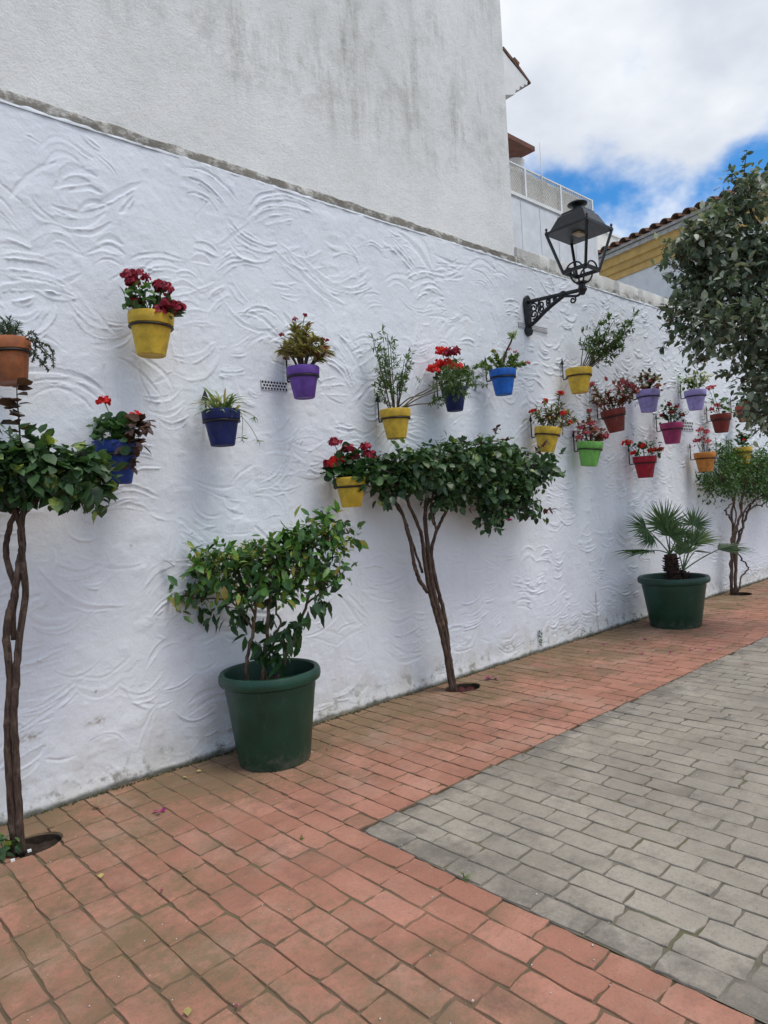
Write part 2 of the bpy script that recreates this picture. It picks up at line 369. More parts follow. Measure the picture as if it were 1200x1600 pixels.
# --- things
POTC = dict(yellow=(.66, .43, .045), navy=(.012, .020, .115), royal=(.018, .048, .24), sky=(.015, .13, .52), purple=(.155, .07, .36), lilac=(.36, .31, .66),
            green=(.17, .44, .09), red=(.36, .012, .028), magenta=(.42, .05, .16), brown=(.20, .032, .022), orange=(.58, .22, .045), terracotta=(.40, .135, .055), clay=(.38, .08, .045))
for k, v in POTC.items():
    solid('pot_' + k, v, .6, .22, 20, spec=.32, bmp=.2, dirt=tuple(x * .5 + .035 for x in v), dirt_amt=.6)
    t = MAT['pot_' + k].node_tree; b = [n for n in t.nodes if n.type == 'BSDF_PRINCIPLED'][0]; g = geo(t); src = b.inputs['Base Color'].links[0].from_socket
    t.links.new(mixc(t, rng_(t, noise(t, g, 1.0, 7, .7, stretch=(38, 38, 9), loc=(1, 2, 3)), .56, .72, 0, .38), src, tuple(min(1, x*.6 + .22) for x in v)), b.inputs['Base Color'])
solid('planter_green', (.007, .047, .027), .45, .25, 7, spec=.45, bmp=.06, dirt=(.035, .075, .055), dirt_amt=.5)
t = MAT['planter_green'].node_tree; b = [n for n in t.nodes if n.type == 'BSDF_PRINCIPLED'][0]; g = geo(t); src = b.inputs['Base Color'].links[0].from_socket
sx = N(t, 'ShaderNodeSeparateXYZ'); t.links.new(g, sx.inputs[0])
du = mth(t, 'ADD', noise(t, g, 14, 8, .75), rng_(t, sx.outputs['Z'], 0, .16, .22, -.02)); c = mixc(t, rng_(t, du, .58, .82, 0, .55), src, (.12, .115, .09))
c = mixc(t, rng_(t, noise(t, g, 1.0, 7, .7, stretch=(30, 30, 5)), .58, .74, 0, .35), c, (.06, .10, .08)); t.links.new(c, b.inputs['Base Color'])
solid('iron', (.012, .012, .014), .5, .4, 40, metal=.2, spec=.5, bmp=.3, dirt=(.06, .035, .022), dirt_amt=.4)
solid('lamp_iron', (.014, .016, .019), .42, .4, 30, metal=.15, spec=.5, bmp=.2, dirt=(.05, .05, .05), dirt_amt=.4)
solid('soil', (.040, .026, .017), .95, .5, 40, bmp=.9)
solid('mulch', (.075, .016, .017), .9, .7, 60, bmp=.9)
barkmat('bark', (.125, .082, .062), (.035, .024, .019)); barkmat('bark_pale', (.20, .14, .095), (.075, .052, .036))
solid('bark_palm', (.045, .022, .014), .95, .6, 60, bmp=.9)
solid('twig', (.10, .075, .04), .8, .4, 40, bmp=.3)
solid('twig_dark', (.055, .030, .024), .8, .4, 40, bmp=.3)
solid('stem_green', (.10, .16, .045), .6, .3, 30, bmp=.1)
solid('lip_white', (.68, .71, .765), .75, .2, 6, bmp=.5, dirt=(.30, .28, .25), dirt_amt=.75)
solid('white_paint', (.80, .80, .79), .7, .08, 5, bmp=.1, dirt=(.5, .49, .46), dirt_amt=.35)
solid('white_panel', (.70, .715, .74), .75, .1, 4, bmp=.1, dirt=(.52, .50, .47), dirt_amt=.5)
solid('screen_beige', (.76, .73, .68), .85, .12, 6, bmp=.1)
solid('wire', (.50, .48, .44), .5, .2, 30, metal=.5, bmp=0)
solid('ochre', (.70, .45, .15), .75, .15, 5, bmp=.1, dirt=(.40, .22, .07), dirt_amt=.4)
solid('ochre_pale', (.66, .44, .16), .75, .15, 5, bmp=.1)
solid('roof_clay', (.165, .085, .055), .9, .45, 14, bmp=.5, dirt=(.06, .052, .042), dirt_amt=.7)
solid('slab_brown', (.17, .072, .05), .85, .3, 9, bmp=.4)
solid('mortar', (.55, .53, .49), .9, .2, 9, bmp=.4)
solid('vent_white', (.72, .73, .77), .6, .1, 14, bmp=.1)
solid('shade_black', (.008, .008, .009), .95, .1, 10, bmp=0)
solid('lens', (.46, .36, .22), .4, .1, 20, bmp=0)
solid('lead_leaf', (.42, .36, .12), .7, .3, 40, bmp=.2)
solid('petal_fallen', (.30, .025, .13), .7, .4, 60, bmp=.1)
solid('pebble', (.62, .60, .56), .8, .25, 60, bmp=.2)
solid('tag_white', (.8, .8, .8), .5, .05, 20, bmp=0)
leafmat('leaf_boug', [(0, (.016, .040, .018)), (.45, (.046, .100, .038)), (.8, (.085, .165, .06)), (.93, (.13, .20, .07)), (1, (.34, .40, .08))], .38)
leafmat('leaf_boug_red', [(0, (.045, .018, .014)), (1, (.14, .045, .045))], .45)
leafmat('leaf_lemon', [(0, (.016, .045, .018)), (.5, (.048, .125, .036)), (.85, (.13, .28, .055)), (1, (.42, .30, .06))], .35)
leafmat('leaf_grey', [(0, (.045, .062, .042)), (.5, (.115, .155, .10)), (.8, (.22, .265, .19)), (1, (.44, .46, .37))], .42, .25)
leafmat('leaf_jasmine', [(0, (.020, .060, .014)), (.6, (.065, .155, .034)), (1, (.14, .25, .06))], .45)
leafmat('leaf_palm', [(0, (.030, .070, .024)), (.6, (.09, .165, .06)), (1, (.22, .29, .08))], .42, .15)
leafmat('leaf_geranium', [(0, (.016, .050, .014)), (.6, (.045, .11, .030)), (1, (.10, .19, .05))], .55)
leafmat('leaf_bright', [(0, (.07, .14, .025)), (.6, (.16, .25, .05)), (1, (.34, .40, .12))], .45)
leafmat('leaf_spider', [(0, (.07, .15, .04)), (.55, (.19, .28, .09)), (.8, (.42, .46, .26)), (1, (.45, .36, .18))], .4)
leafmat('leaf_feather', [(0, (.035, .085, .022)), (.6, (.095, .165, .048)), (1, (.19, .24, .09))], .55)
leafmat('leaf_milii', [(0, (.10, .115, .04)), (.5, (.29, .26, .095)), (.8, (.40, .33, .13)), (1, (.36, .09, .055))], .5)
leafmat('leaf_begonia', [(0, (.05, .07, .025)), (.45, (.16, .12, .05)), (.75, (.26, .085, .05)), (1, (.38, .07, .07))], .42)
leafmat('leaf_rosemary', [(0, (.045, .075, .045)), (.6, (.10, .145, .085)), (1, (.18, .20, .13))], .6)
leafmat('leaf_brown', [(0, (.055, .028, .020)), (1, (.12, .055, .038))], .5)
leafmat('flower_red', [(0, (.42, .006, .006)), (.6, (.74, .014, .010)), (1, (.82, .06, .04))], .6)
leafmat('flower_crimson', [(0, (.16, .004, .016)), (.6, (.32, .010, .035)), (1, (.42, .025, .06))], .6)
leafmat('flower_pink', [(0, (.42, .05, .09)), (.6, (.58, .10, .14)), (1, (.65, .22, .22))], .6)
leafmat('flower_white', [(0, (.55, .55, .40)), (1, (.80, .78, .66))], .6)
leafmat('flower_magenta', [(0, (.25, .015, .10)), (1, (.45, .04, .20))], .6)

def vnoise(x, z, s, seed):
    rs = np.random.RandomState(seed); G = rs.uniform(-1, 1, (256, 256)); a = x / s + 500; c_ = z / s + 500
    i = np.floor(a).astype(int); j = np.floor(c_).astype(int); f = a - i; k = c_ - j; f = f*f*(3-2*f); k = k*k*(3-2*k)
    g_ = lambda p, q: G[p % 256, q % 256]
    return (g_(i, j)*(1-f) + g_(i+1, j)*f)*(1-k) + (g_(i, j+1)*(1-f) + g_(i+1, j+1)*f)*k
# ------------------------------------------------------------------ SETTING: ground
mb = MB(); mb.add([(-300, -300, -.16), (300, -300, -.16), (300, 300, -.16), (-300, 300, -.16)], [(0, 1, 2, 3)])
tag(obj('ground', mb, 'ground', smooth=False), kind='structure')
XB, YB = 2.0, -1.45           # corner of the grey field
HOLES = [(.885, -.375, .135, 'soil'), (4.13, -.235, .155, 'mulch'), (9.86, -.24, .17, 'soil')]
def bed(name, outline, z, mat, holes=()):
    bm = bmesh.new()
    def loop(pts):
        vs = [bm.verts.new((x, y, z)) for x, y in pts]; return [bm.edges.new((vs[i], vs[(i+1) % len(vs)])) for i in range(len(vs))]
    es = loop(outline)
    for hx, hy, hr, _ in holes: es += loop([(hx + hr * math.cos(q), hy + hr * .8 * math.sin(q)) for q in np.linspace(0, 2*math.pi, 29)[:-1]])
    bmesh.ops.triangle_fill(bm, use_beauty=True, use_dissolve=False, edges=es)
    for f in bm.faces:
        if f.normal.z < 0: f.normal_flip()
    me = bpy.data.meshes.new(name); bm.to_mesh(me); bm.free(); me.materials.append(MAT[mat])
    o = bpy.data.objects.new(name, me); C.objects.link(o); return o
red = bed('pavement', [(-8, 0.10), (-8, -14), (XB, -14), (XB, YB), (24, YB), (24, .10)], -.009, 'joint', HOLES)
tag(red, 'red brick pavement along the foot of the white wall', None, kind='structure')
grey = bed('plaza', [(XB, YB), (XB, -14), (24, -14), (24, YB)], -.009, 'joint')
tag(grey, 'grey brick paving in the open part of the lane', None, kind='structure')

def in_view(x, y):
    px, py, w = proj((x, y, 0)); return w > .3 and -70 < px < 1270 and -50 < py < 1690
def brick_outline(L, W, rs, j=.0042):
    """irregular hand-stamped outline, local, long side along y"""
    hx, hy = W / 2, L / 2; pts = []
    def edge(a, b, n):
        for i in range(n):
            f = i / n; pts.append(np.array(a) * (1 - f) + np.array(b) * f)
    c = .006
    edge((-hx + c, -hy), (hx - c, -hy), 3); edge((hx, -hy + c), (hx, hy - c), 4); edge((hx - c, hy), (-hx + c, hy), 3); edge((-hx, hy - c), (-hx, -hy + c), 4)
    pts = np.array(pts); pts += rs.normal(0, j, pts.shape) * np.array([.55, .8])
    return pts
def brick_mesh(mb, P, z0, tilt, tint=None, worn=1.0):
    n = len(P); c = P.mean(0); d = unit(c - P)
    A = np.column_stack([P, np.full(n, -.0125)]); B = np.column_stack([P + d * .0015, np.full(n, -.0030)]); T = np.column_stack([P + d * .0042, np.zeros(n)])
    V = np.vstack([A, B, T]); V[n:, 2] += z0 + (V[n:, 0] - c[0]) * tilt[0] + (V[n:, 1] - c[1]) * tilt[1]
    mb.add(V, [(k*n+i, k*n+(i+1) % n, (k+1)*n+(i+1) % n, (k+1)*n+i) for k in range(2) for i in range(n)] + [tuple(range(2*n, 3*n))], tint)
def lay(parent, mat, inside, seed, x0, x1, y0, y1, pw=.1255, pl=.234):
    rs = np.random.RandomState(seed); cells = []
    nx = int((x1 - x0) / pw) + 1
    for i in range(nx):
        cx = x0 + (i + .5) * pw; off = (i % 2) * pl * .5 + rs.uniform(-.035, .035); y = y1 + off
        while y > y0:
            L = pl * rs.choice([1, 1, 1, .86, 1.1]) * rs.uniform(.95, 1.05); cells.append([cx, y - L / 2, L]); y -= L
    keep = []
    for cx, cy, L in cells:
        if not inside(cx, cy): continue
        keep.append((cx, cy, L))
    vis = [k for k in keep if in_view(k[0], k[1])]
    vis.sort(key=lambda k: depth((k[0], k[1], 0)) ** 2 / 1.0)
    ind = set(vis[:300])
    variants = []
    for _ in range(30):
        L = pl; P = brick_outline(L - .0045, pw - .0045, rs); q = MB(); brick_mesh(q, P, rs.normal(0, .0011), rs.normal(0, .008, 2))
        me = bpy.data.meshes.new('brick'); me.from_pydata(np.vstack(q.v).tolist(), [], q.f); me.materials.append(MAT[mat])
        me.polygons.foreach_set('use_smooth', [True] * len(me.polygons)); me.set_sharp_from_angle(angle=math.radians(40)); variants.append(me)
    rest = MB()
    for k in keep:
        cx, cy, L = k
        clip = None
        for hx, hy, hr, _ in HOLES:
            if (cx - hx) ** 2 + (cy - hy) ** 2 < (hr + .16) ** 2: clip = (hx, hy, hr)
        edge_clip = (mat == 'brick_red' and cx > XB and cy - L / 2 < YB + .006) or (cy + L/2 > -.004) or (mat == 'brick_grey' and cy + L / 2 > YB - .006)
        if k in ind and clip is None and not edge_clip:
            o = bpy.data.objects.new('brick', variants[rs.randint(30)]); C.objects.link(o); o.parent = parent
            o.location = (cx, cy, 0); o.scale = (1, L / pl, 1); o.rotation_euler[2] = math.pi * rs.randint(2)
        else:
            P = brick_outline(L - .0045, pw - .0045, rs) + np.array([cx, cy])
            if clip:
                P = np.concatenate([P*(1 - f) + np.roll(P, -1, 0)*f for f in (0, .25, .5, .75)]).reshape(4, -1, 2).transpose(1, 0, 2).reshape(-1, 2)
                hx, hy, hr = clip; e = (P - [hx, hy]) / [1, .8]; rr = np.linalg.norm(e, axis=1)
                if (rr < hr).all(): continue
                ctr = (np.array([cx, cy]) - [hx, hy]) / [1, .8]
                if np.linalg.norm(ctr) < hr*.45: continue
                dv = unit(ctr); ins = rr < hr + .004; tt = e[ins] @ dv; pe = e[ins] - tt[:, None]*dv; lim = np.sqrt(np.maximum((hr + .004 + rs.uniform(0, .005, ins.sum()))**2 - (pe**2).sum(1), 0))
                P[ins] = np.array([hx, hy]) + (pe + lim[:, None]*dv) * [1, .8]
                if np.ptp(P[:, 0]) < .03 or np.ptp(P[:, 1]) < .03: continue
            P[:, 1] = np.minimum(P[:, 1], -.002)
            if mat == 'brick_red' and cx > XB: P[:, 1] = np.maximum(P[:, 1], YB + .002 + rs.uniform(-.004, .006, len(P)))
            if mat == 'brick_grey': P[:, 1] = np.minimum(P[:, 1], YB - .004 + rs.uniform(-.007, .004, len(P)))
            if np.ptp(P[:, 1]) < .014: continue
            if k in ind:
                q = MB(); brick_mesh(q, P, rs.normal(0, .0011), rs.normal(0, .006, 2)); o = obj('brick', q, mat, parent, auto=40)
            else: brick_mesh(rest, P, rs.normal(0, .0011), rs.normal(0, .008, 2), rs.uniform(.01, .99))
    o = obj('bricks', rest, mat, parent, auto=40); tag(o, kind='stuff')
lay(red, 'brick_red', lambda x, y: x < XB or y > YB - .115, 3, XB - 20 * .1255, 15, -5.5, 0)
lay(grey, 'brick_grey', lambda x, y: x > XB + .004 and y < YB + .10, 5, XB + .004, 13, -7, YB)
# sand and dirt in the joints: here and there washed up level with the bricks
def joint_fill(parent, name, x0, x1, y0, y1, inside, seed, mat):
    st_ = .035; gx = np.arange(x0, x1, st_); gy = np.arange(y0, y1 + .001, st_); A_, B_ = np.meshgrid(gx, gy, indexing='ij')
    Zf = -.0052 + .0034*vnoise(A_, B_, .42, seed) + .0022*vnoise(A_, B_, .13, seed + 1); Zf = np.minimum(Zf, -.0006)
    V = np.stack([A_, B_, Zf], -1).reshape(-1, 3); id_ = np.arange(A_.size).reshape(A_.shape); ok = inside(A_, B_)
    okq = ok[:-1, :-1] & ok[1:, :-1] & ok[1:, 1:] & ok[:-1, 1:]
    Q_ = np.stack([id_[:-1, :-1], id_[1:, :-1], id_[1:, 1:], id_[:-1, 1:]], -1)[okq]
    f = MB(); f.v.append(V); f.f = Q_.tolist(); f.t.append(np.zeros(len(V))); f.n = len(V)
    tag(obj(name, f, mat, parent), kind='stuff')
def clear(A_, B_):
    ok = B_ <= .02
    for hx, hy, hr, _ in HOLES: ok &= ((A_ - hx)**2 + ((B_ - hy)/.8)**2) > (hr + .04)**2
    return ok
joint_fill(red, 'joint_sand', -.2, XB - .001, -3.4, 0, clear, 200, 'joint_red')
joint_fill(red, 'joint_sand', XB + .001, 12.5, YB, 0, clear, 204, 'joint_red')
joint_fill(grey, 'joint_sand', XB + .004, 9, -4.6, YB - .004, clear, 208, 'joint_grey')
for hx, hy, hr, mm in HOLES:
    h = MB(); q = np.linspace(0, 2*math.pi, 29)[:-1]
    Vt = np.stack([hx + hr*np.cos(q), hy + hr*.8*np.sin(q), np.full(28, -.009)], 1); Vb = Vt.copy(); Vb[:, 2] = -.07
    h.add(np.vstack([Vt, Vb]), [(i, i+28, 28+(i+1) % 28, (i+1) % 28) for i in range(28)])
    obj('tree_pit', h, 'soil', red)
    h = MB(); rs = np.random.RandomState(int(hx*100)); V = [(hx, hy, -.03)]; Fs = []
    for k in range(1, 6):
        for j in range(28): V.append((hx + hr*1.02*k/5*math.cos(q[j]), hy + hr*.82*k/5*math.sin(q[j]), -.04 + rs.uniform(-.012, .012)))
    Fs = [(0, 1+j, 1+(j+1) % 28) for j in range(28)] + [(1+(k-1)*28+j, 1+k*28+j, 1+k*28+(j+1) % 28, 1+(k-1)*28+(j+1) % 28) for k in range(1, 5) for j in range(28)]
    h.add(V, Fs); obj('pit_soil', h, mm, red)

# ------------------------------------------------------------------ hanging pots: where and what (used for the stains on the wall too)
#        name       px    py   width colour        tilt  label of the pot
POTS = dict(
 herb   =(8,    533, 72, 'terracotta', -6, 'terracotta wall pot at the left edge, with rosemary and trailing succulent'),
 crim   =(236,  491, 70, 'yellow',      3, 'highest yellow wall pot, with crimson flowers, left of the spider plant'),
 spider =(345,  641, 60, 'navy',        0, 'navy blue wall pot holding a striped spider plant'),
 ger1   =(181,  690, 71, 'royal',       2, 'blue wall pot of red geraniums half behind the left vine crown'),
 milii  =(473,  574, 52, 'purple',      0, 'deep purple wall pot of spiky reddish succulent'),
 feath  =(617,  640, 49, 'yellow',      0, 'yellow wall pot with feathery upright plant and stems leaning right'),
 ger2   =(547,  746, 50, 'yellow',      0, 'yellow wall pot of red geraniums touching the middle vine crown'),
 ger3   =(709,  605, 39, 'navy',        0, 'small navy wall pot of red geraniums behind trailing feathery green'),
 succ   =(785,  578, 42, 'sky',         0, 'bright blue wall pot with one tall bare succulent stem'),
 wisp   =(904,  576, 41, 'yellow',      0, 'yellow wall pot with airy plant leaning right under the lamp'),
 mil2   =(856,  668, 41, 'yellow',      8, 'tilted yellow wall pot of red-flowered bush right of middle vine'),
 beg1   =(957,  640, 38, 'brown',      -8, 'tilted brown-red wall pot with spreading reddish leaves'),
 lil1   =(1012, 610, 37, 'lilac',       0, 'pale lilac wall pot with red and white begonia flowers'),
 lime   =(922,  691, 40, 'green',       6, 'lime green wall pot with pink-red begonia'),
 redp   =(1007, 713, 36, 'red',         0, 'crimson red wall pot with red geraniums and drooping leaves'),
 mag    =(1049, 661, 35, 'magenta',     0, 'magenta pink wall pot with round dark bushy plant'),
 lil2   =(1086, 610, 35, 'lilac',       0, 'pale lilac wall pot with bright yellow-green leaves and white flowers'),
 brn2   =(1126, 647, 33, 'brown',       0, 'brown-red wall pot with a tall pink flower stem'),
 oran   =(1101, 707, 34, 'orange',      0, 'orange wall pot with upright pink-leaved stem above the palm'),
 yel6   =(1160, 699, 28, 'yellow',      0, 'small yellow wall pot half buried in the far vine'),
 clay   =(1163, 634, 27, 'clay',        0, 'clay red wall pot mostly hidden behind the grey-green tree'),
)
YP = -.205
POT_P = {k: at(v[0], v[1], YP) for k, v in POTS.items()}
VENTS = [((407, 594), (449, 612), 'white vent plate with round holes beside the purple wall pot'), ((809, 503), (855, 521), 'white vent plate with round holes behind the lamp bracket'), ((1064, 658), (1083, 674), 'small white vent plate beside the magenta wall pot')]

# ------------------------------------------------------------------ white trowelled wall: a real relief
HW = 3.742
xs = [-1.2]
while xs[-1] < .75: xs.append(xs[-1] + .022)
while xs[-1] < 12.6: xs.append(xs[-1] + .0053 + .0016 * (xs[-1] - .75))
while xs[-1] < 22: xs.append(xs[-1] + .12)
xs = np.array(xs); zs = np.concatenate([np.arange(-.012, HW - .004, .0064), [HW]])
NX, NZ = len(xs), len(zs)
Xg, Zg = np.meshgrid(xs, zs, indexing='ij')
H = .006*vnoise(Xg, Zg, .55, 1) + .0022*vnoise(Xg, Zg, .17, 2) + .0010*vnoise(Xg, Zg, .05, 3) + .0007*vnoise(Xg, Zg, .021, 4)
H += .007*np.clip(vnoise(Xg, Zg, .11, 14) - .35, 0, 1)*np.clip(vnoise(Xg, Zg, .9, 15) + .5, 0, 1) + .0035*np.clip(vnoise(Xg, Zg, .045, 16) - .3, 0, 1)
rs = np.random.RandomState(21)
wx = .004*vnoise(Xg, Zg, .05, 8) + .010*vnoise(Xg, Zg, .16, 9)
def swipe(cx, cz, phi, L, sag, w0, A1, A2, tl):
    rad = L * .62 + w0 + abs(sag)
    i0, i1 = np.searchsorted(xs, [cx - rad, cx + rad]); j0, j1 = np.searchsorted(zs, [cz - rad, cz + rad])
    if i1 - i0 < 3 or j1 - j0 < 3: return
    X = Xg[i0:i1, j0:j1] - cx; Z = Zg[i0:i1, j0:j1] - cz
    u = (X*math.cos(phi) + Z*math.sin(phi)) / (L/2); v = -X*math.sin(phi) + Z*math.cos(phi) + wx[i0:i1, j0:j1]
    v = v - sag*(1 - u*u)
    au = np.clip(1 - np.abs(u)**2.6, 0, 1); hw = w0/2*np.sqrt(au) + 1e-4
    env = np.clip(au*1.6, 0, 1)**.7 * (np.abs(u) < 1)
    s1 = .0042 + .0008*max(0, cx - 1)
    up = A1*np.exp(-((v - hw)/s1)**2*np.where(v > hw, 2.4, .8)); dn = A2*np.exp(-((v + hw)/s1)**2*np.where(v < -hw, 2.4, .8))
    msk = np.clip((hw + .003 - np.abs(v))/.008, 0, 1)*(np.abs(u) < 1)
    h0 = H[i0:i1, j0:j1]
    brk = .25 + .75*np.clip(vnoise(Xg[i0:i1, j0:j1], Zg[i0:i1, j0:j1], .06, 12)*1.5 + .45, 0, 1) + .25*vnoise(Xg[i0:i1, j0:j1], Zg[i0:i1, j0:j1], .013, 13)
    hn = h0*(1 - .8*msk) + msk*(tl*np.clip(v/hw, -1, 1) - .0012) + env*(up + dn)*brk*(1 - .0*msk)
    H[i0:i1, j0:j1] = hn
def group(cx, cz, k, phi, L, sag, w, gap, amp):
    for q in range(k):
        o = (q - (k-1)/2)*gap
        swipe(cx - o*math.sin(phi) + rs.uniform(-.03, .03), cz + o*math.cos(phi) + rs.uniform(-.012, .012), phi + rs.normal(0, .07), L*rs.uniform(.7, 1.15), sag*rs.uniform(.75, 1.2),
              w*rs.uniform(.6, 1.3), amp*rs.uniform(.1, 1.0), amp*rs.uniform(.4, 1.25), rs.uniform(-.003, .004))
for _ in range(1150):
    cx = .3 + 12.2*rs.uniform()**.92; cz = rs.uniform(.05, HW - .06)
    far = np.clip((cx - 4.5)/2.5, 0, 1); low = cz < 1.6
    z_ = rs.uniform()
    if far > .5 or low: kind = 'cup' if z_ < .62 else ('cap' if z_ < .74 else 'line')
    else: kind = 'cap' if z_ < .46 else ('cup' if z_ < .68 else 'line')
    Lk = rs.uniform(.16, .46)*(1 - .18*far); amp = (.0022 + .0085*rs.uniform()**1.4)*(1 + .35*far)
    if kind == 'cup': group(cx, cz, rs.randint(1, 4), rs.normal(0, .28), Lk, -Lk*rs.uniform(.08, .24), rs.uniform(.022, .05), rs.uniform(.045, .085), amp)
    elif kind == 'cap': group(cx, cz, rs.randint(1, 4), rs.normal(.05, .35), Lk, Lk*rs.uniform(.08, .26), rs.uniform(.022, .05), rs.uniform(.05, .09), amp)
    else: group(cx, cz, rs.randint(1, 3), rs.choice([-.6, .5, .8, -.9, 1.2]) + rs.normal(0, .2), Lk*.8, Lk*rs.uniform(-.09, .09), rs.uniform(.02, .045), rs.uniform(.04, .08), amp)
Yg = -H
Yg -= .018*np.exp(-((Zg)/.07)**2)*(1 + .5*vnoise(Xg, Zg, .3, 31))           # plaster swells at the foot
Yg[:, -1] += 0
for (a, b_, _) in VENTS:
    p0, p1 = at(*a), at(*b_); cx, cz = (p0[0]+p1[0])/2, (p0[2]+p1[2])/2; hx, hz = abs(p1[0]-p0[0])/2+.03, abs(p1[2]-p0[2])/2+.03
    mk = np.clip(1 - np.maximum(np.abs(Xg-cx)/hx, np.abs(Zg-cz)/hz), 0, .3)/.3; Yg = Yg*(1-mk) + mk*0
LAMP = at(822, 494, 0.0)
mk = np.clip(1 - np.maximum(np.abs(Xg-LAMP[0])/.12, np.abs(Zg-LAMP[2])/.30), 0, .3)/.3; Yg = Yg*(1-mk)
# stains run down below the pots: colour of their paint and rust
SC = np.zeros((NX, NZ, 4))
for k, v in POTS.items():
    P = POT_P[k]; colr = np.array(POTC[v[3]]); dim = .24
    base = {'yellow': (.62, .56, .40), 'green': (.50, .60, .42), 'red': (.50, .36, .36), 'brown': (.52, .44, .40), 'orange': (.60, .50, .38)}.get(v[3], (.58, .54, .50))
    i0, i1 = np.searchsorted(xs, [P[0]-.5, P[0]+.5]); X = Xg[i0:i1]; Z = Zg[i0:i1]; top = P[2] - .05
    dn = top - Z; wd = .085 + .05*np.clip(dn, 0, 2)
    a = np.exp(-((X - P[0] - .03*vnoise(X, Z, .2, 40))/wd)**2)*np.clip(dn/.12, 0, 1)*np.exp(-np.clip(dn, 0, 9)/.34)
    a = a*(.45 + .55*vnoise(X*1.0, Z*.22, .045, 41 + i0) + .25*vnoise(X, Z, .03, 43))*{'yellow': .62, 'green': .7, 'red': .75, 'brown': .6, 'orange': .7}.get(v[3], .35)
    a = np.clip(a, 0, .8)[..., None]
    SC[i0:i1, :, :3] = np.where(a > SC[i0:i1, :, 3:4], np.array(base), SC[i0:i1, :, :3]); SC[i0:i1, :, 3:4] = np.maximum(SC[i0:i1, :, 3:4], a)
# a few scabs where the paint has come off, and the rusty crack by the palm
for px, py, sx_, sz_ in [(150, 1127, .05, .02), (45, 1152, .06, .018), (800, 1120, .03, .02), (855, 985, .02, .03), (205, 853, .008, .008), (536, 790, .012, .012), (150, 1080, .02, .01), (820, 1125, .2, .05), (540, 1115, .16, .03)]:
    q = at(px, py); a = np.exp(-((Xg-q[0])/sx_)**2 - ((Zg-q[2])/sz_)**2)*(.5 + .8*vnoise(Xg, Zg, .012, 55)); a = np.clip(a, 0, .8)
    mk = a > SC[..., 3]; SC[mk] = np.column_stack([np.tile([.30, .26, .19], (mk.sum(), 1)), a[mk]])
q0, q1 = at(930, 923), at(936, 984)
a = np.exp(-((Xg - q0[0] - .01*vnoise(Xg, Zg, .06, 60))/.012)**2)*(Zg < q0[2])*(.6 + .4*vnoise(Xg, Zg, .05, 61)); mk = a > SC[..., 3] + .05; SC[mk] = np.column_stack([np.tile([.28, .20, .13], (mk.sum(), 1)), np.clip(a[mk], 0, .8)])
Yg += .006*a
me = bpy.data.meshes.new('garden_wall')
V = np.stack([Xg, Yg, Zg], -1).reshape(-1, 3); idx = np.arange(NX*NZ).reshape(NX, NZ)
Q = np.stack([idx[:-1, :-1], idx[1:, :-1], idx[1:, 1:], idx[:-1, 1:]], -1).reshape(-1, 4)
me.vertices.add(len(V)); me.vertices.foreach_set('co', V.ravel().astype(np.float32))
me.loops.add(Q.size); me.loops.foreach_set('vertex_index', Q.ravel().astype(np.int32))
me.polygons.add(len(Q)); me.polygons.foreach_set('loop_start', (np.arange(len(Q))*4).astype(np.int32))
me.update(calc_edges=True); me.polygons.foreach_set('use_smooth', np.ones(len(Q), bool))
ca = me.color_attributes.new('stain', 'FLOAT_COLOR', 'POINT'); ca.data.foreach_set('color', SC.reshape(-1).astype(np.float32))
me.materials.append(MAT['stucco']); me.update()
wall = thing('garden_wall', (0, 0, 0), 'long white garden wall of trowelled plaster hung with flower pots', 'wall')
wf_ = bpy.data.objects.new('plaster_face', me); C.objects.link(wf_); wf_.parent = wall
mb = MB(); mb.box((-1.2, .012, -.15), (22, .30, HW + .002)); obj('masonry', mb, 'white_paint', wall, smooth=False)
# ragged top edge of the plaster and the stained coping above it
mb = MB(); rs = np.random.RandomState(5); k = 700; xx = np.linspace(-1.2, 14, k); jag = .008*vnoise(xx, xx*0, .06, 71) + .007*vnoise(xx, xx*0, .25, 72)
V = []
for i in range(k): V += [(xx[i], -.004 + .002*math.sin(i*.7), HW - .016), (xx[i], -.006 + .002*math.sin(i*1.3), HW - .004 + jag[i]), (xx[i], .012, HW + jag[i] - .002)]
mb.add(V, [(3*i+j, 3*i+3+j, 3*i+4+j, 3*i+1+j) for i in range(k-1) for j in range(2)]); obj('plaster_lip', mb, 'lip_white', wall)
XE = 5.535
def rough_bar(x0, x1, y0, z0, z1, step, jz, seed):
    n = int((x1-x0)/step) + 2; xx = np.linspace(x0, x1, n); j = jz*vnoise(xx, xx*0, .12, seed) + jz*.5*vnoise(xx, xx*0, .035, seed+1); V = []
    for i in range(n): V += [(xx[i], y0 + .3*j[i], z0), (xx[i], y0 + .4*j[i], z1 - .012 + j[i]), (xx[i], y0 + .014, z1 + j[i]), (xx[i], .31, z1 + j[i]), (xx[i], .31, z0)]
    m_ = MB(); m_.add(V, [(5*i+q, 5*i+5+q, 5*i+6+q, 5*i+1+q) for i in range(n-1) for q in range(4)] + [(0, 1, 2, 3, 4), tuple(5*(n-1)+q for q in (4, 3, 2, 1, 0))]); return m_
obj('coping', rough_bar(-1.2, XE + .003, .004, HW - .01, HW + .070, .03, .007, 80), 'coping', wall, auto=50)
obj('coping', rough_bar(XE + .005, 20, .002, HW - .01, HW + .165, .04, .004, 84), 'coping', wall, auto=50)

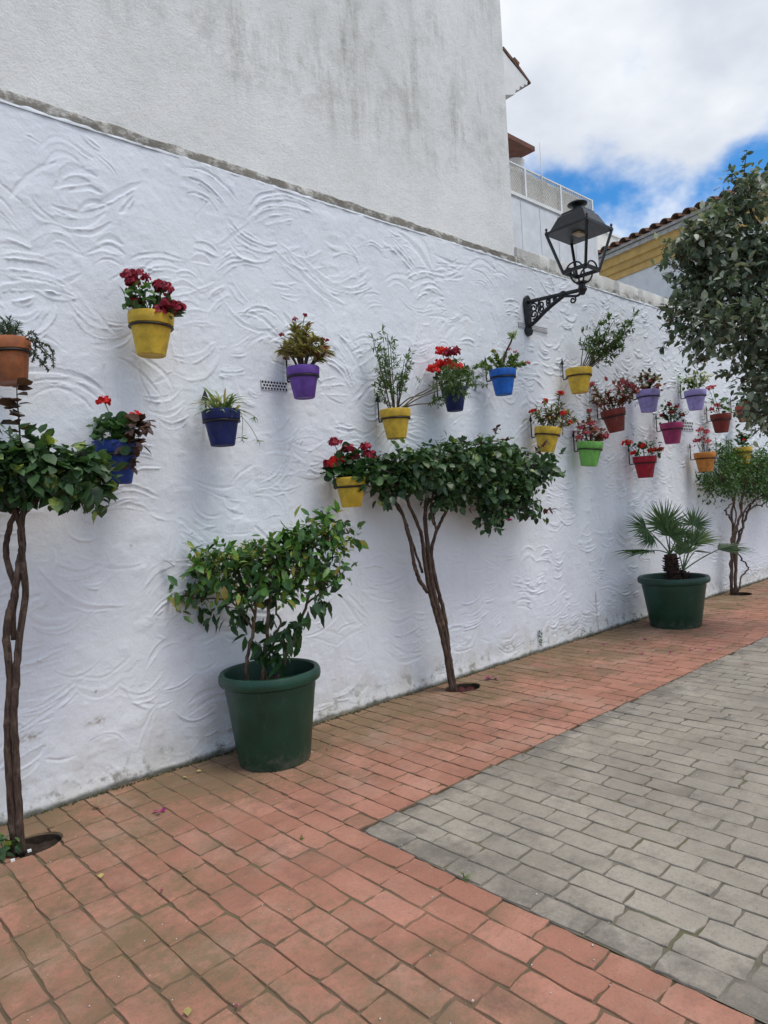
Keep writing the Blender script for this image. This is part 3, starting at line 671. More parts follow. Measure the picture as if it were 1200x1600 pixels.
# ------------------------------------------------------------------ tall building rising behind the wall
bld = thing('tall_building', (2, .05, 0), 'tall grey-white rendered building rising behind the left of the garden wall', 'building')
mb = MB(); mb.box((-6, .03, HW + .06), (XE, 7, 9.2)); mb.box((-6, .32, 0), (XE, 7, HW + .06)); obj('wall', mb, 'render_grey', bld, smooth=False)
E1 = [(5.54, 5.80), (5.62, 5.76), (5.93, 5.645), (5.915, 5.60), (5.86, 5.59), (5.85, 5.555), (5.79, 5.545), (5.775, 5.50), (5.72, 5.485), (5.70, 5.43), (5.54, 5.37)]
mb = MB(); mb.poly([(x, .035, z) for x, z in E1], (0, 6, 0)); co = obj('cornice', mb, 'white_paint', bld, smooth=False)
mb = MB(); mb.poly([(x, .028, z) for x, z in [(5.54, 5.805), (5.93, 5.65), (5.965, 5.625), (5.975, 5.645), (5.80, 5.735), (5.55, 5.835)]], (0, 6, 0)); obj('tile_edge', mb, 'roof_clay', co, smooth=False)
mb = MB(); mb.poly([(5.78, .028, 5.73), (5.80, .028, 5.775), (5.72, .028, 5.80), (5.70, .028, 5.77)], (0, 6, 0)); obj('tile_edge', mb, 'roof_clay', co, smooth=False)

# ------------------------------------------------------------------ terrace house behind, with mesh fence
A = at(801, 249, 3.5); B = at(937, 307.5, 3.4)
ZF = A[2]; ZW = at(802, 306, 3.5)[2]
ter = thing('terrace_house', (10, 3.5, 0), 'white panelled terrace house behind the wall, right of the tall building', 'building')
mb = MB(); mb.box((7.0, 3.5, 0), (B[0] - .02, 7, ZW)); obj('wall', mb, 'white_panel', ter, smooth=False)
xp = 7.6
while xp < B[0] - .3:
    mb = MB(); mb.box((xp, 3.478, 3.2), (xp + .585, 3.499, ZW - .05)); obj('cladding_panel', mb, 'white_panel', ter, smooth=False); xp += .60
mb = MB(); mb.box((7.0, 3.46, ZW + .002), (B[0] + .02, 3.75, ZW + .06)); obj('parapet_cap', mb, 'white_paint', ter, smooth=False)
q = at(938, 361, 8.5); q2 = at(966, 362, 8.5)
an_ = thing('far_annex', (q[0], 8.5, 0), 'small beige block glimpsed right of the lantern', 'building')
mb = MB(); mb.box((q[0] - 3, 8.5, 0), (q2[0], 11, q[2])); obj('wall', mb, 'screen_beige', an_, smooth=False)
mb = MB(); mb.box((q[0] - 3, 8.45, q[2] + .002), (q2[0] + .05, 11.05, q[2] + .08)); obj('roof_edge', mb, 'white_paint', an_, smooth=False)
q = at(836, 236, 4.2); 
mb = MB(); mb.box((9.0, 4.2, q[2]), (q[0], 6.9, q[2] + .09)); mb.box((9.0, 4.28, q[2] + .092), (q[0] - .1, 6.8, q[2] + .16)); obj('porch_roof', mb, 'slab_brown', ter, smooth=False)
q3 = at(812, 244, 4.6); mb = MB(); mb.lathe([(.10, ZW - q[2]), (.10, -.25), (.20, -.08), (.22, -.003)], 16, (q3[0], 4.75, q[2]), close=True); obj('porch_post', mb, 'white_paint', ter, auto=40)
mb = MB(); a0 = at(853, 330, 3.52); a1 = at(843, 220, 3.52); mb.tube([(a0[0], 3.56, ZW), (a0[0] - .02, 3.56, a1[2])], .011, 6); obj('aerial_pole', mb, 'screen_beige', ter)
fen = thing('mesh_fence', (10, 3.58, ZW + .06), 'pale wire mesh fence with beige screening on the terrace parapet', 'fence')
mb = MB(); mb.box((7.2, 3.64, ZW + .062), (B[0] - .03, 3.65, ZF - .02)); obj('screen', mb, 'screen_beige', fen, smooth=False)
for i, xq in enumerate(np.linspace(7.4, B[0], 6)):
    mb = MB(); mb.box((xq - .022, 3.57, ZW + .06), (xq + .022, 3.61, ZF + .012)); obj('post', mb, 'white_paint', fen, smooth=False)
mb = MB(); mb.box((7.2, 3.575, ZF - .012), (B[0], 3.605, ZF + .012)); obj('rail', mb, 'white_paint', fen, smooth=False)
mb = MB(); hh = ZF - ZW - .07
for i in range(150):
    for s_ in (0, 1):
        x0 = 6.6 + i*.075; a = np.array([x0, 3.585 + .004*s_, ZW + .062]); b_ = np.array([x0 + hh, 3.585 + .004*s_, ZF - .012])
        if s_: a[0], b_[0] = b_[0], a[0]
        for e in (a, b_):
            pass
        lo, hi = 7.42, B[0] - .02
        def clipx(a, b_):
            d = b_ - a
            t0, t1 = 0., 1.
            ta, tb = (lo - a[0])/d[0], (hi - a[0])/d[0]
            if ta > tb: ta, tb = tb, ta
            t0, t1 = max(t0, ta), min(t1, tb)
            return (a + d*t0, a + d*t1) if t1 > t0 + .02 else None
        e = clipx(a, b_)
        if e: mb.bar(e[0], e[1], .009, .004, up=(0, 1, 0))
tag(obj('mesh', mb, 'wire', fen, smooth=False), kind='stuff')

# ------------------------------------------------------------------ white house with ochre cornice and clay tiles
XH = 16.0
HB = atx(1060, 345, XH); ZT = HB[2]; kz = ZT - 1.5            # top of the eave bed; heights below follow the facade nearest the tree
ZO1 = atx(1050, 360, XH)[2]; ZO0 = atx(1050, 394, XH)[2]
hs = thing('tiled_house', (XH, HB[1], 0), 'white house with ochre cornice and clay tile eave beyond the wall', 'building')
mb = MB(); mb.box((XH + .3, HB[1] - 3, 0), (XH + 7, HB[1] + 5, ZO0 + .02)); obj('wall', mb, 'white_paint', hs, smooth=False)
hc = ZO1 - ZO0
prof = [(XH + .31, ZO0), (XH + .26, ZO0), (XH + .25, ZO0 + hc*.30), (XH + .20, ZO0 + hc*.33), (XH + .15, ZO0 + hc*.60), (XH + .09, ZO0 + hc*.64), (XH + .05, ZO0 + hc*.95), (XH + .0, ZO1), (XH + .31, ZO1)]
mb = MB(); mb.poly([(x, HB[1] - 3, z) for x, z in prof], (0, 8, 0)); obj('cornice', mb, 'ochre', hs, smooth=False)
mb = MB(); mb.box((XH - .03, HB[1] - 3, ZO1 + .002), (XH + .4, HB[1] + 5, ZO1 + .10)); obj('cornice_band', mb, 'mortar', hs, smooth=False)
mb = MB(); mb.poly([(XH - .10, HB[1] - 3, ZO1 + .105), (XH + 4, HB[1] - 3, ZT + 1.0), (XH + 4, HB[1] - 3, ZT + 1.1), (XH - .10, HB[1] - 3, ZT)], (0, 8, 0)); rf = obj('roof', mb, 'mortar', hs, smooth=False)
ZC0 = ZT - .54
ty = HB[1] - 2.5
def barrel(cy, up):
    m_ = MB(); n = 8; V = []
    for x_, r0, dz in ((XH - .26, .115, 0), (XH + .22, .105, .10)):
        for rr in (r0, r0 - .016):
            for j in range(n + 1):
                q = math.pi*j/n; V.append((x_, cy + rr*math.cos(q), ZC0 + (.525 if up else .56) + dz + (rr if True else 0)*math.sin(q)*(1 if up else -1)*(.95)))
    k = n + 1
    Fs = [(j, j+1, 2*k+j+1, 2*k+j) for j in range(n)] + [(k+j+1, k+j, 3*k+j, 3*k+j+1) for j in range(n)] + [(j+1, j, k+j, k+j+1) for j in range(n)]
    m_.add(V, Fs); return m_
while ty < HB[1] + 4.8:
    o = obj('roof_tile', barrel(ty, True), 'roof_clay', rf, auto=50); ty += .30
hs.rotation_euler[2] = math.radians(-13)


# ------------------------------------------------------------------ vents
def vent(a, b_, label):
    p0, p1 = at(*a), at(*b_); x0, x1 = p0[0], p1[0]; zc = (p0[2] + p1[2])/2; hgt = abs(p0[2] - p1[2]); 
    if hgt > .12: hgt = .12
    v = thing('wall_vent', ((x0 + x1)/2, 0, zc), label, 'vent', 'vent plates in the wall')
    nr = 3; ch = hgt/nr; cw = ch*1.12; nc = max(3, int((x1 - x0)/cw)); cw = (x1 - x0)/nc
    mb = MB(); yf = -.007
    for r in range(nr):
        zc_ = zc - hgt/2 + (r + .5)*ch; sh = cw/2 if r == 1 else 0
        for c_ in range(nc - (1 if sh else 0)):
            cx = x0 + (c_ + .5)*cw + sh; sq = []; hx = []
            for k in range(12):
                q = 2*math.pi*k/12 + math.pi/12; dx, dz = math.cos(q), math.sin(q); m_ = max(abs(dx), abs(dz)); sq.append((cx + dx/m_*cw/2, yf, zc_ + dz/m_*ch/2)); hx.append((cx + dx*cw*.38, yf, zc_ + dz*ch*.41))
            inn = [(x, -.001, z) for x, _, z in hx]
            mb.add(sq + hx + inn, [(i, (i+1) % 12, 12+(i+1) % 12, 12+i) for i in range(12)] + [(12+i, 12+(i+1) % 12, 24+(i+1) % 12, 24+i) for i in range(12)])
        if sh: 
            for xa in (x0, x1 - cw/2): mb.add([(xa, yf, zc_ - ch/2), (xa + cw/2, yf, zc_ - ch/2), (xa + cw/2, yf, zc_ + ch/2), (xa, yf, zc_ + ch/2)], [(0, 1, 2, 3)])
    obj('plate', mb, 'vent_white', v, smooth=False)
    mb = MB(); mb.box((x0, -.0035, zc - hgt/2), (x1, .004, zc + hgt/2)); obj('hole_shade', mb, 'shade_black', v, smooth=False)  # near-black sheet, its colour standing in for the shade inside the holes
for a in VENTS: vent(*a)

# ------------------------------------------------------------------ foliage tools
def curve(a, b_, bend=(0, 0, 0), n=8, wob=0.0):
    a, b_ = np.asarray(a, float), np.asarray(b_, float); t_ = np.linspace(0, 1, n)[:, None]; mid = (a + b_)/2 + np.asarray(bend, float)
    P = (1-t_)**2*a + 2*t_*(1-t_)*mid + t_**2*b_
    if wob: P[1:-1] += rng.normal(0, wob, (n-2, 3))
    return P
def poly_px(pts, y=None, d=None, n=4, wob=0.0, dd=None):
    """points given by where they stand in the photograph, on plane y or at distance d; smoothed"""
    P = np.array([(at(px, py, y if dd is None else y + dd[i]) if d is None else atd(px, py, d + (dd[i] if dd is not None else 0))) for i, (px, py) in enumerate(pts)])
    return smooth_path(P, n, wob)
def smooth_path(P, n=4, wob=0.0):
    P = np.asarray(P, float)
    if len(P) < 3: t_ = np.linspace(0, 1, n+1)[:, None]; return P[0]*(1-t_) + P[-1]*t_
    Q = np.vstack([2*P[0]-P[1], P, 2*P[-1]-P[-2]]); out = []
    for i in range(1, len(Q)-2):
        for k in range(n):
            s_ = k/n; a, b_, c_, d_ = Q[i-1], Q[i], Q[i+1], Q[i+2]
            out.append(.5*((2*b_) + (-a+c_)*s_ + (2*a-5*b_+4*c_-d_)*s_**2 + (-a+3*b_-3*c_+d_)*s_**3))
    out.append(P[-1]); out = np.array(out)
    if wob: out[1:-1] += rng.normal(0, wob, (len(out)-2, 3))
    return out
def lobe(px, py, rx, ry, y, ry_depth):
    c_ = at(px, py, y); a = at(px - rx, py, y); b_ = at(px + rx, py, y); k = depth(c_)/F
    return (c_, np.array([abs(b_[0]-a[0])/2, ry_depth, ry*k]), np.eye(3))
def lobe_c(px, py, rx, ry, d, rd):
    c_ = atd(px, py, d); k = d/F
    return (c_, np.array([rx*k, rd, ry*k]), np.stack([RH, FH, ZZ]))
def crown(mb, lobes, n_cl, per, size, kind, droop=.35, spread=.07, shell=.28, tw=None, tint_mu=.45, tint_sd=.18, hi=.03, ymax=None, wf=1.0, counts=None):
    vol = np.array([np.prod(l[1]) for l in lobes])**.7; vol /= vol.sum()
    for (c_, r, ax), fr in zip(lobes, vol):
        if tw is not None and len(lobes) > 1:      # a branchlet joins every clump to its bigger neighbour
            big = [l for l in lobes if np.prod(l[1]) > np.prod(r)]
            if big: nb = min(big, key=lambda l: np.linalg.norm(l[0] - c_))[0]; tw.tube(curve(nb, c_, rng.normal(0, .02, 3), 6), np.linspace(.007, .004, 6), 5, cap=False)
        n = max(3, int(n_cl*fr)); u = unit(rng.normal(0, 1, (n, 3))); rad = rng.uniform(0, 1, n)**shell
        off = (u*rad[:, None]*r) @ ax; cc = c_ + off; o = unit((u/r) @ ax)
        for i in range(n):
            k = rng.randint(max(2, per//2), per + per//2 + 1)
            p_ = cc[i] + np.clip(rng.normal(0, spread, (k, 3)), -1.7*spread, 1.7*spread)
            if ymax is not None: p_[:, 1] = np.minimum(p_[:, 1], ymax - rng.uniform(0, .06, k))
            d = unit(o[i]*.7 + rng.normal(0, .65, (k, 3)) + np.array([0, 0, -droop])); nn = unit(o[i]*.5 + np.array([0, 0, .8]) + rng.normal(0, .45, (k, 3)))
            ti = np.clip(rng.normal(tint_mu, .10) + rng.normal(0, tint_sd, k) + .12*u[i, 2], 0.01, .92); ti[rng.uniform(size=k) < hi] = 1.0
            mb.leaves(kind, p_, d, nn, size*(.42 + .85*rng.uniform(0, 1, k)**.8), ti, wf*rng.uniform(.7, 1.2, k))
            if tw is not None:
                q = c_ + off[i]*.25; tw.tube(curve(q, cc[i], rng.normal(0, .03, 3), 5), np.linspace(.006, .002, 5), 4, cap=False)
def along(mb, P, n, size, kind, tint_mu=.5, tint_sd=.2, start=.25, out=.9, droop=.1, wf=1.0, updir=.35):
    """leaves set along a stem P"""
    P = np.asarray(P); k = len(P); s_ = start + (1-start)*rng.uniform(0, 1, n)**.8; f = s_*(k-1); i = np.minimum(f.astype(int), k-2); w = (f-i)[:, None]
    p_ = P[i]*(1-w) + P[i+1]*w; tg = unit(P[i+1]-P[i]); rd = rng.normal(0, 1, (n, 3)); rd = unit(rd - tg*np.sum(rd*tg, 1, keepdims=True))
    d = unit(rd*out + tg*.6 + np.array([0, 0, -droop])); nn = unit(np.array([0, 0, 1.0]) + rng.normal(0, updir, (n, 3)))
    mb.leaves(kind, p_, d, nn, size*rng.uniform(.6, 1.15, n), np.clip(rng.normal(tint_mu, tint_sd, n), .01, .99), wf)
def tufts(mb, P, nodes, k, size, kind='lance', mu=.5, sd=.22, start=.35, wf=.9):
    """whorls of leaves at a few nodes of a stem, on short side shoots"""
    P = np.asarray(P)
    for q in np.linspace(start, 1, nodes):
        f = q*(len(P)-1); i = min(int(f), len(P)-2); c_ = P[i]*(1-(f-i)) + P[i+1]*(f-i); tg = unit(P[i+1]-P[i]); sdv = unit(rng.normal(0, 1, 3)); sdv = unit(sdv - tg*(sdv @ tg)); e = c_ + (sdv*.8 + tg*.7)*size*rng.uniform(.3, 1.5)
        mb.tube(np.array([c_, (c_+e)/2, e]), .0012, 3, cap=False, tint=.3); d = unit(rng.normal(0, .75, (k, 3)) + sdv*.5 + tg*.5); mb.leaves(kind, e + rng.normal(0, .006, (k, 3)), d, rng.normal(0, .5, (k, 3)) + ZZ, size*rng.uniform(.6, 1.15, k), np.clip(rng.normal(mu, sd, k), .02, .98), wf)
def head(mb, c_, r, n=46, kind='petal', size=.022, flat=.8, mu=.5):
    """a round flower head: many petals on a ball"""
    u = unit(rng.normal(0, 1, (n, 3))); u[:, 2] = np.abs(u[:, 2])*.9 - .25; u = unit(u); r = r*1.12; n = len(u); p_ = c_ + u*np.array([r, r, r*flat])*rng.uniform(.55, 1, (n, 1))
    d = unit(np.cross(u, rng.normal(0, 1, (n, 3))) + u*.35); mb.leaves(kind, p_ - d*size*.4, d, u, size*rng.uniform(.8, 1.25, n), np.clip(rng.normal(mu, .28, n), .01, .99), 1.15)

# ------------------------------------------------------------------ hanging pots
def make_pot(key):
    px, py, wpx, col, tilt, label = POTS[key]
    P = POT_P[key]; dep = depth(P); R = min(max(wpx*dep/F/2, .105), .133); Hh = R*1.86
    th = math.radians(tilt); ca, sa = math.cos(th), math.sin(th)
    rimc = P.copy(); 
    def loc(V):   # pot-local -> world, tilted about the line of sight
        V = np.asarray(V, float); a = V @ RH; b_ = V @ FH; z = V[:, 2]; zz_ = z - 0; a2 = a*ca + zz_*sa; z2 = -a*sa + zz_*ca
        return rimc + a2[:, None]*RH + b_[:, None]*FH + z2[:, None]*ZZ
    root = thing('flower_pot', loc(np.array([[0, 0, -Hh]]))[0], label, 'flower pot', 'painted pots hung on the wall')
    pr = [(.0, -Hh+.004), (R*.53, -Hh+.004), (R*.58, -Hh), (R*.62, -Hh+.004), (R*.875, -R*.52), (R*.955, -R*.515), (R*.97, -R*.49), (R*1.0, -.012), (R*.985, -.002), (R*.95, 0), (R*.90, -.006), (R*.86, -R*.30), (R*.85, -R*.34)]
    mb = MB(); mb.lathe(pr, 30); mb.v = [loc(v) for v in mb.v]; obj('pot', mb, 'pot_' + col, root, auto=38)
    mb = MB(); V = [(0, 0, -R*.22)]; n = 18
    for k in (1, 2): V += [(R*.86*k/2*math.cos(q), R*.86*k/2*math.sin(q), -R*.27 + rng.uniform(-.006, .008)) for q in np.linspace(0, 2*math.pi, n+1)[:-1]]
    mb.add(loc(V), [(0, 1+j, 1+(j+1) % n) for j in range(n)] + [(1+j, 1+n+j, 1+n+(j+1) % n, 1+(j+1) % n) for j in range(n)]); obj('soil', mb, 'soil', root)
    # iron bracket: spear on the wall, foot, arm and ring under the rim
    zr = -R*.60; ringc = loc(np.array([[0, 0, zr]]))[0]; rr = R*.93
    br = thing('pot_bracket', (ringc[0], -.02, ringc[2]), 'spear-topped iron bracket of the ' + label.split(',')[0].replace(' half behind', ' by').replace(' at the', ' by the'), 'bracket', 'iron pot brackets')
    q = np.linspace(0, 2*math.pi, 33); ring = np.stack([rr*np.cos(q), rr*np.sin(q), np.full(33, zr)], 1)
    mb = MB(); mb.tube(loc(ring), .0065, 6, cap=False); obj('ring', mb, 'iron', br)
    bx = ringc[0] + {0: 0}.get(0, 0); top = ringc[2] + .155
    mb = MB(); mb.tube([(bx, -.022, top), (bx, -.022, ringc[2] + .006), (bx, -.028, ringc[2] - .002), (bx, -.05, ringc[2]), (ringc[0], ringc[1] + rr, ringc[2])], .0062, 6); obj('arm', mb, 'iron', br)
    mb = MB(); s_ = .030
    mb.add([(bx - s_, -.022, top), (bx, -.022 - .010, top), (bx + s_, -.022, top), (bx, -.012, top), (bx, -.022, top + .075)], [(0, 1, 4), (1, 2, 4), (2, 3, 4), (3, 0, 4), (3, 2, 1, 0)]); obj('spear_head', mb, 'iron', br, smooth=False)
    return root, rimc + np.array([0, 0, -R*.25]), R, dep
def stems_px(root, base, dep, R, tips, mat='stem_green', rad=.004, bend=.03):
    """stems from the soil to points seen in the photograph; returns the paths"""
    mb = MB(); out = []
    for (px, py) in tips:
        dd = rng.uniform(-.5, .7)*R; tip = atd(px, py, dep + dd); b0 = base + RH*((tip - base) @ RH)*rng.uniform(.1, .35) + FH*dd*.5
        b0 = base + np.clip((b0 - base) @ RH, -.6*R, .6*R)*RH + FH*np.clip(dd*.5, -.6*R, .6*R)
        P = curve(b0, tip, np.array([0, 0, bend]) + rng.normal(0, bend*.4, 3), 9); out.append(P); mb.tube(P, np.linspace(rad, rad*.45, 9), 5, cap=False)
    obj('stems', mb, mat, root); return out
def leafy(root, name, mat, fn):
    mb = MB(); fn(mb)
    return obj(name, mb, mat, root, smooth=True)
def heads(root, dep, R, pts, mat, label=None, stem_from=None, n=46, size=.030):
    for px, py, rp in pts:
        c_ = atd(px, py, dep + rng.uniform(-.6, .2)*R); mb = MB(); head(mb, c_, rp*dep/F, int(n*1.35), size=size); obj('flower_head', mb, mat, root)
        if stem_from is not None:
            m2 = MB(); m2.tube(curve(stem_from + rng.normal(0, R*.25, 3)*[1, 1, 0], c_, rng.normal(0, .012, 3), 7), .0028, 5, cap=False); obj('flower_stalk', m2, 'stem_green', root)

def bush(mb, base, dep, R, pts, per, size, kind, mu=.5, sd=.2, wf=1.0, droop=.1, sp=.8):
    """leaf clumps at points seen in the photograph (px, py, spread in px)"""
    for px, py, s_ in pts:
        c_ = atd(px, py, dep + rng.uniform(-.7, .7)*R); k = per; q = rng.normal(0, s_*dep/F*sp, (k, 3)); p_ = c_ + q
        d = unit(unit(q)*.8 + rng.normal(0, .5, (k, 3)) + [0, 0, .15 - droop]); nn = unit(np.array([0, 0, .9]) - FH*.35 + rng.normal(0, .4, (k, 3)))
        mb.leaves(kind, p_, d, nn, size*rng.uniform(.6, 1.2, k), np.clip(rng.normal(mu, sd, k), .01, .99), wf)

# 1 herb pot at the left edge
root, b0, R, dep = make_pot('herb')
st = stems_px(root, b0, dep, R, [(-10, 505), (5, 500), (15, 498), (25, 510), (20, 515), (35, 520), (0, 510), (-15, 515), (30, 505), (10, 508)], 'twig')
leafy(root, 'foliage', 'leaf_rosemary', lambda m_: [along(m_, P, 85, .032, 'needle', .5, .25, .15, .8, 0, 1.6) for P in st])
tr = MB(); fl = MB()
for pts in ([(38, 532), (48, 528), (56, 540), (50, 566)], [(40, 530), (62, 535), (80, 545), (84, 575)], [(38, 530), (55, 552), (66, 568), (76, 578)], [(42, 528), (66, 548), (72, 560), (62, 572)], [(36, 528), (52, 520), (60, 535), (82, 562)]):
    P = poly_px(pts, d=dep, n=5, dd=[rng.uniform(-.05, .05) for _ in pts]); tr.tube(P, .003, 5, cap=False); along(fl, P, 80, .017, 'small', .35, .25, .1, .9, 0, 1.1)
obj('trailing_stems', tr, 'twig_dark', root); obj('trailing_leaves', fl, 'leaf_rosemary', root)
# 2 crimson
root, b0, R, dep = make_pot('crim')
st = stems_px(root, b0, dep, R, [(207, 440), (213, 450), (252, 452), (240, 470), (268, 476), (222, 468)])
leafy(root, 'foliage', 'leaf_geranium', lambda m_: (bush(m_, b0, dep, R, [(199, 466, 6), (225, 478, 9), (240, 480, 10), (255, 478, 8), (212, 458, 6), (228, 453, 6), (244, 455, 5), (205, 484, 5), (265, 490, 6), (235, 462, 7)], 9, .062, 'ovate', .75, .25), [along(m_, P, 8, .04, 'ovate', .6, .2) for P in st]))
heads(root, dep, R, [(203, 431, 11), (218, 435, 14), (206, 441, 9), (255, 452, 13), (248, 446, 8), (213, 474, 11), (262, 478, 12), (279, 480, 8), (250, 486, 9), (268, 488, 6)], 'flower_crimson', stem_from=b0)
# 3 spider plant
root, b0, R, dep = make_pot('spider')
def sp(m_):
    n = 120; an = rng.uniform(0, 2*math.pi, n); el = rng.uniform(.1, 1.15, n); d = np.stack([np.cos(an)*np.cos(el), np.sin(an)*np.cos(el), np.sin(el)], 1)
    m_.leaves('blade', b0 + rng.normal(0, .02, (n, 3)), d, np.tile([0, 0, 1.0], (n, 1)) + rng.normal(0, .15, (n, 3)), rng.uniform(.10, .24, n), np.clip(rng.normal(.62, .25, n), .01, .99), .75)
leafy(root, 'foliage', 'leaf_spider', sp)
mb = MB(); pl = MB()
for pts in ([(360, 640), (378, 652), (392, 668), (403, 688)], [(358, 642), (372, 640), (379, 655), (378, 684)], [(360, 638), (375, 640), (388, 646), (398, 651)]):
    P = poly_px(pts, d=dep, n=5); mb.tube(P, .0016, 4, cap=False); n = 9; d = unit(rng.normal(0, 1, (n, 3)) + [0, 0, -.2]); pl.leaves('blade', np.tile(P[-1], (n, 1)), d, rng.normal(0, 1, (n, 3)), .04, .4, 1.6)
obj('runners', mb, 'stem_green', root); tag(obj('plantlets', pl, 'leaf_spider', root), kind='stuff')
# 4 geranium behind the left vine
root, b0, R, dep = make_pot('ger1')
leafy(root, 'foliage', 'leaf_geranium', lambda m_: bush(m_, b0, dep, R, [(165, 672, 10), (178, 664, 9), (185, 675, 10), (170, 682, 9), (190, 668, 7), (204, 670, 6), (160, 665, 6)], 18, .05, 'round', .4, .22))
heads(root, dep, R, [(163, 627, 8), (213, 652, 9), (192, 660, 3)], 'flower_red', stem_from=b0, n=30)
leafy(root, 'brown_leaves', 'leaf_brown', lambda m_: bush(m_, b0, dep - .1, R, [(210, 675, 9), (218, 668, 7), (207, 690, 8), (226, 662, 6), (205, 722, 4)], 7, .062, 'ovate', .5, .3))
# 5 spiky reddish succulent
root, b0, R, dep = make_pot('milii')
tips = [(462, 512), (478, 510), (470, 525), (450, 535), (490, 528), (505, 540), (485, 545), (440, 545), (460, 540), (498, 552), (475, 540), (512, 548)]
st = stems_px(root, b0, dep, R, tips, 'twig_dark', .009)
leafy(root, 'foliage', 'leaf_milii', lambda m_: [along(m_, P, 60, .076, 'lance', .58, .25, .38, 1.0, .05, .9) for P in st])
heads(root, dep, R, [(476, 493, 3.5), (462, 499, 4), (482, 508, 4), (440, 523, 3.5), (504, 530, 3), (511, 532, 3), (508, 545, 4)], 'flower_crimson', stem_from=b0 + [0, 0, .12], n=14, size=.015)
# 6 feathery plant
root, b0, R, dep = make_pot('feath')
st = stems_px(root, b0, dep, R, [(583, 530), (605, 522), (592, 560), (606, 570), (598, 590), (632, 562), (637, 560), (628, 580), (600, 545), (622, 598), (610, 540), (596, 610)], 'twig', .0055, .01)
leafy(root, 'foliage', 'leaf_feather', lambda m_: [tufts(m_, P, 10, 8, .046, 'lance', .6, .25, .38, .8) for P in st])
lean = []
mb = MB()
for pts in ([(622, 636), (640, 622), (662, 616), (690, 600), (712, 590)], [(628, 638), (655, 622), (680, 612), (700, 606), (722, 600)], [(626, 638), (650, 632), (672, 630), (690, 622)], [(630, 636), (650, 618), (672, 606), (700, 585), (735, 575)]):
    P = poly_px(pts, d=dep, n=5, dd=np.linspace(0, .35, len(pts))); lean.append(P); mb.tube(P, np.linspace(.006, .003, len(P)), 5, cap=False)
obj('leaning_stems', mb, 'twig', root)
def ff(m_):
    for P in lean: along(m_, P, 60, .035, 'lance', .6, .25, .6, 1, .1, .8)
    d2 = dep + .30
    for _ in range(95):
        px, py = 712 + rng.normal(0, 17), 588 + rng.normal(0, 13)
        a = atd(px, py, d2 + rng.uniform(-.14, .05)); e = a + rng.normal(0, .03, 3) + [0, 0, -.04]; along(m_, curve(a, e, n=4), 26, .032, 'lance', .62, .25, 0, 1, .3, .6)
    for _ in range(9):
        px, py = 688 + rng.normal(0, 9), 628 + rng.normal(0, 6); a = atd(px, py, d2); along(m_, curve(a, a + rng.normal(0, .03, 3), n=4), 16, .026, 'lance', .6, .25, 0, 1, .3, .7)
leafy(root, 'trailing_foliage', 'leaf_feather', ff)
# 7 geranium touching the middle vine
root, b0, R, dep = make_pot('ger2')
leafy(root, 'foliage', 'leaf_geranium', lambda m_: bush(m_, b0, dep, R, [(525, 735, 8), (545, 728, 11), (560, 738, 11), (572, 735, 9), (535, 742, 9), (580, 745, 8), (552, 718, 8), (527, 725, 7), (566, 748, 8), (540, 715, 7), (578, 728, 8), (550, 740, 10), (515, 735, 6), (556, 728, 8)], 22, .052, 'round', .4, .22))
heads(root, dep, R, [(522, 692, 10), (544, 702, 9), (571, 699, 8), (577, 712, 10), (553, 713, 7), (512, 725, 5)], 'flower_crimson', stem_from=b0, n=44)
heads(root, dep, R, [(528, 720, 12), (520, 725, 8)], 'flower_red', stem_from=b0, n=60)
# 8 geranium + own leaves
root, b0, R, dep = make_pot('ger3')
leafy(root, 'foliage', 'leaf_geranium', lambda m_: bush(m_, b0, dep, R, [(695, 588, 8), (705, 575, 8), (715, 590, 10), (725, 585, 8), (700, 597, 7), (720, 598, 7)], 20, .052, 'round', .4, .2))
heads(root, dep, R, [(708, 551, 10), (700, 553, 6)], 'flower_crimson', stem_from=b0)
heads(root, dep, R, [(690, 549, 8), (688, 571, 11), (677, 578, 9), (714, 574, 10), (700, 568, 7)], 'flower_red', stem_from=b0)
# 9 succulent in bright blue
root, b0, R, dep = make_pot('succ')
st = stems_px(root, b0, dep, R, [(752, 566), (745, 572), (765, 560), (775, 555), (770, 548), (790, 552), (800, 556), (806, 562), (818, 568), (826, 566), (782, 562), (810, 555)], 'stem_green', .005)
leafy(root, 'foliage', 'leaf_bright', lambda m_: [along(m_, P, 105, .034, 'small', .5, .28, .2, .9, 0, .8) for P in st])
mb = MB(); P = poly_px([(786, 575), (790, 552), (798, 535), (801, 525)], d=dep, n=4); mb.tube(P, np.linspace(.010, .008, len(P)), 6); obj('tall_stem', mb, 'bark', root)
def tuft(m_):
    n = 34; d = unit(rng.normal(0, 1, (n, 3)) + [0, 0, .3]); m_.leaves('needle', np.tile(P[-1], (n, 1)) + rng.normal(0, .012, (n, 3)), d, rng.normal(0, 1, (n, 3)), rng.uniform(.04, .07, n), .75, 2.4)
leafy(root, 'tuft', 'leaf_bright', tuft)
heads(root, dep, R, [(773, 549, 3), (805, 550, 3), (825, 567, 2.5), (797, 546, 2.5)], 'flower_pink', n=12, size=.016)
# 10 airy plant
root, b0, R, dep = make_pot('wisp')
st = stems_px(root, b0, dep, R, [(915, 525), (930, 530), (935, 505), (950, 510), (960, 500), (985, 502), (975, 520), (965, 535), (945, 530), (980, 512), (955, 548), (972, 540), (990, 508), (925, 545), (940, 560), (962, 518)], 'twig', .006, .02)
leafy(root, 'foliage', 'leaf_feather', lambda m_: [tufts(m_, P, 9, 8, .058, 'lance', .5, .25, .42, 1.0) for P in st])
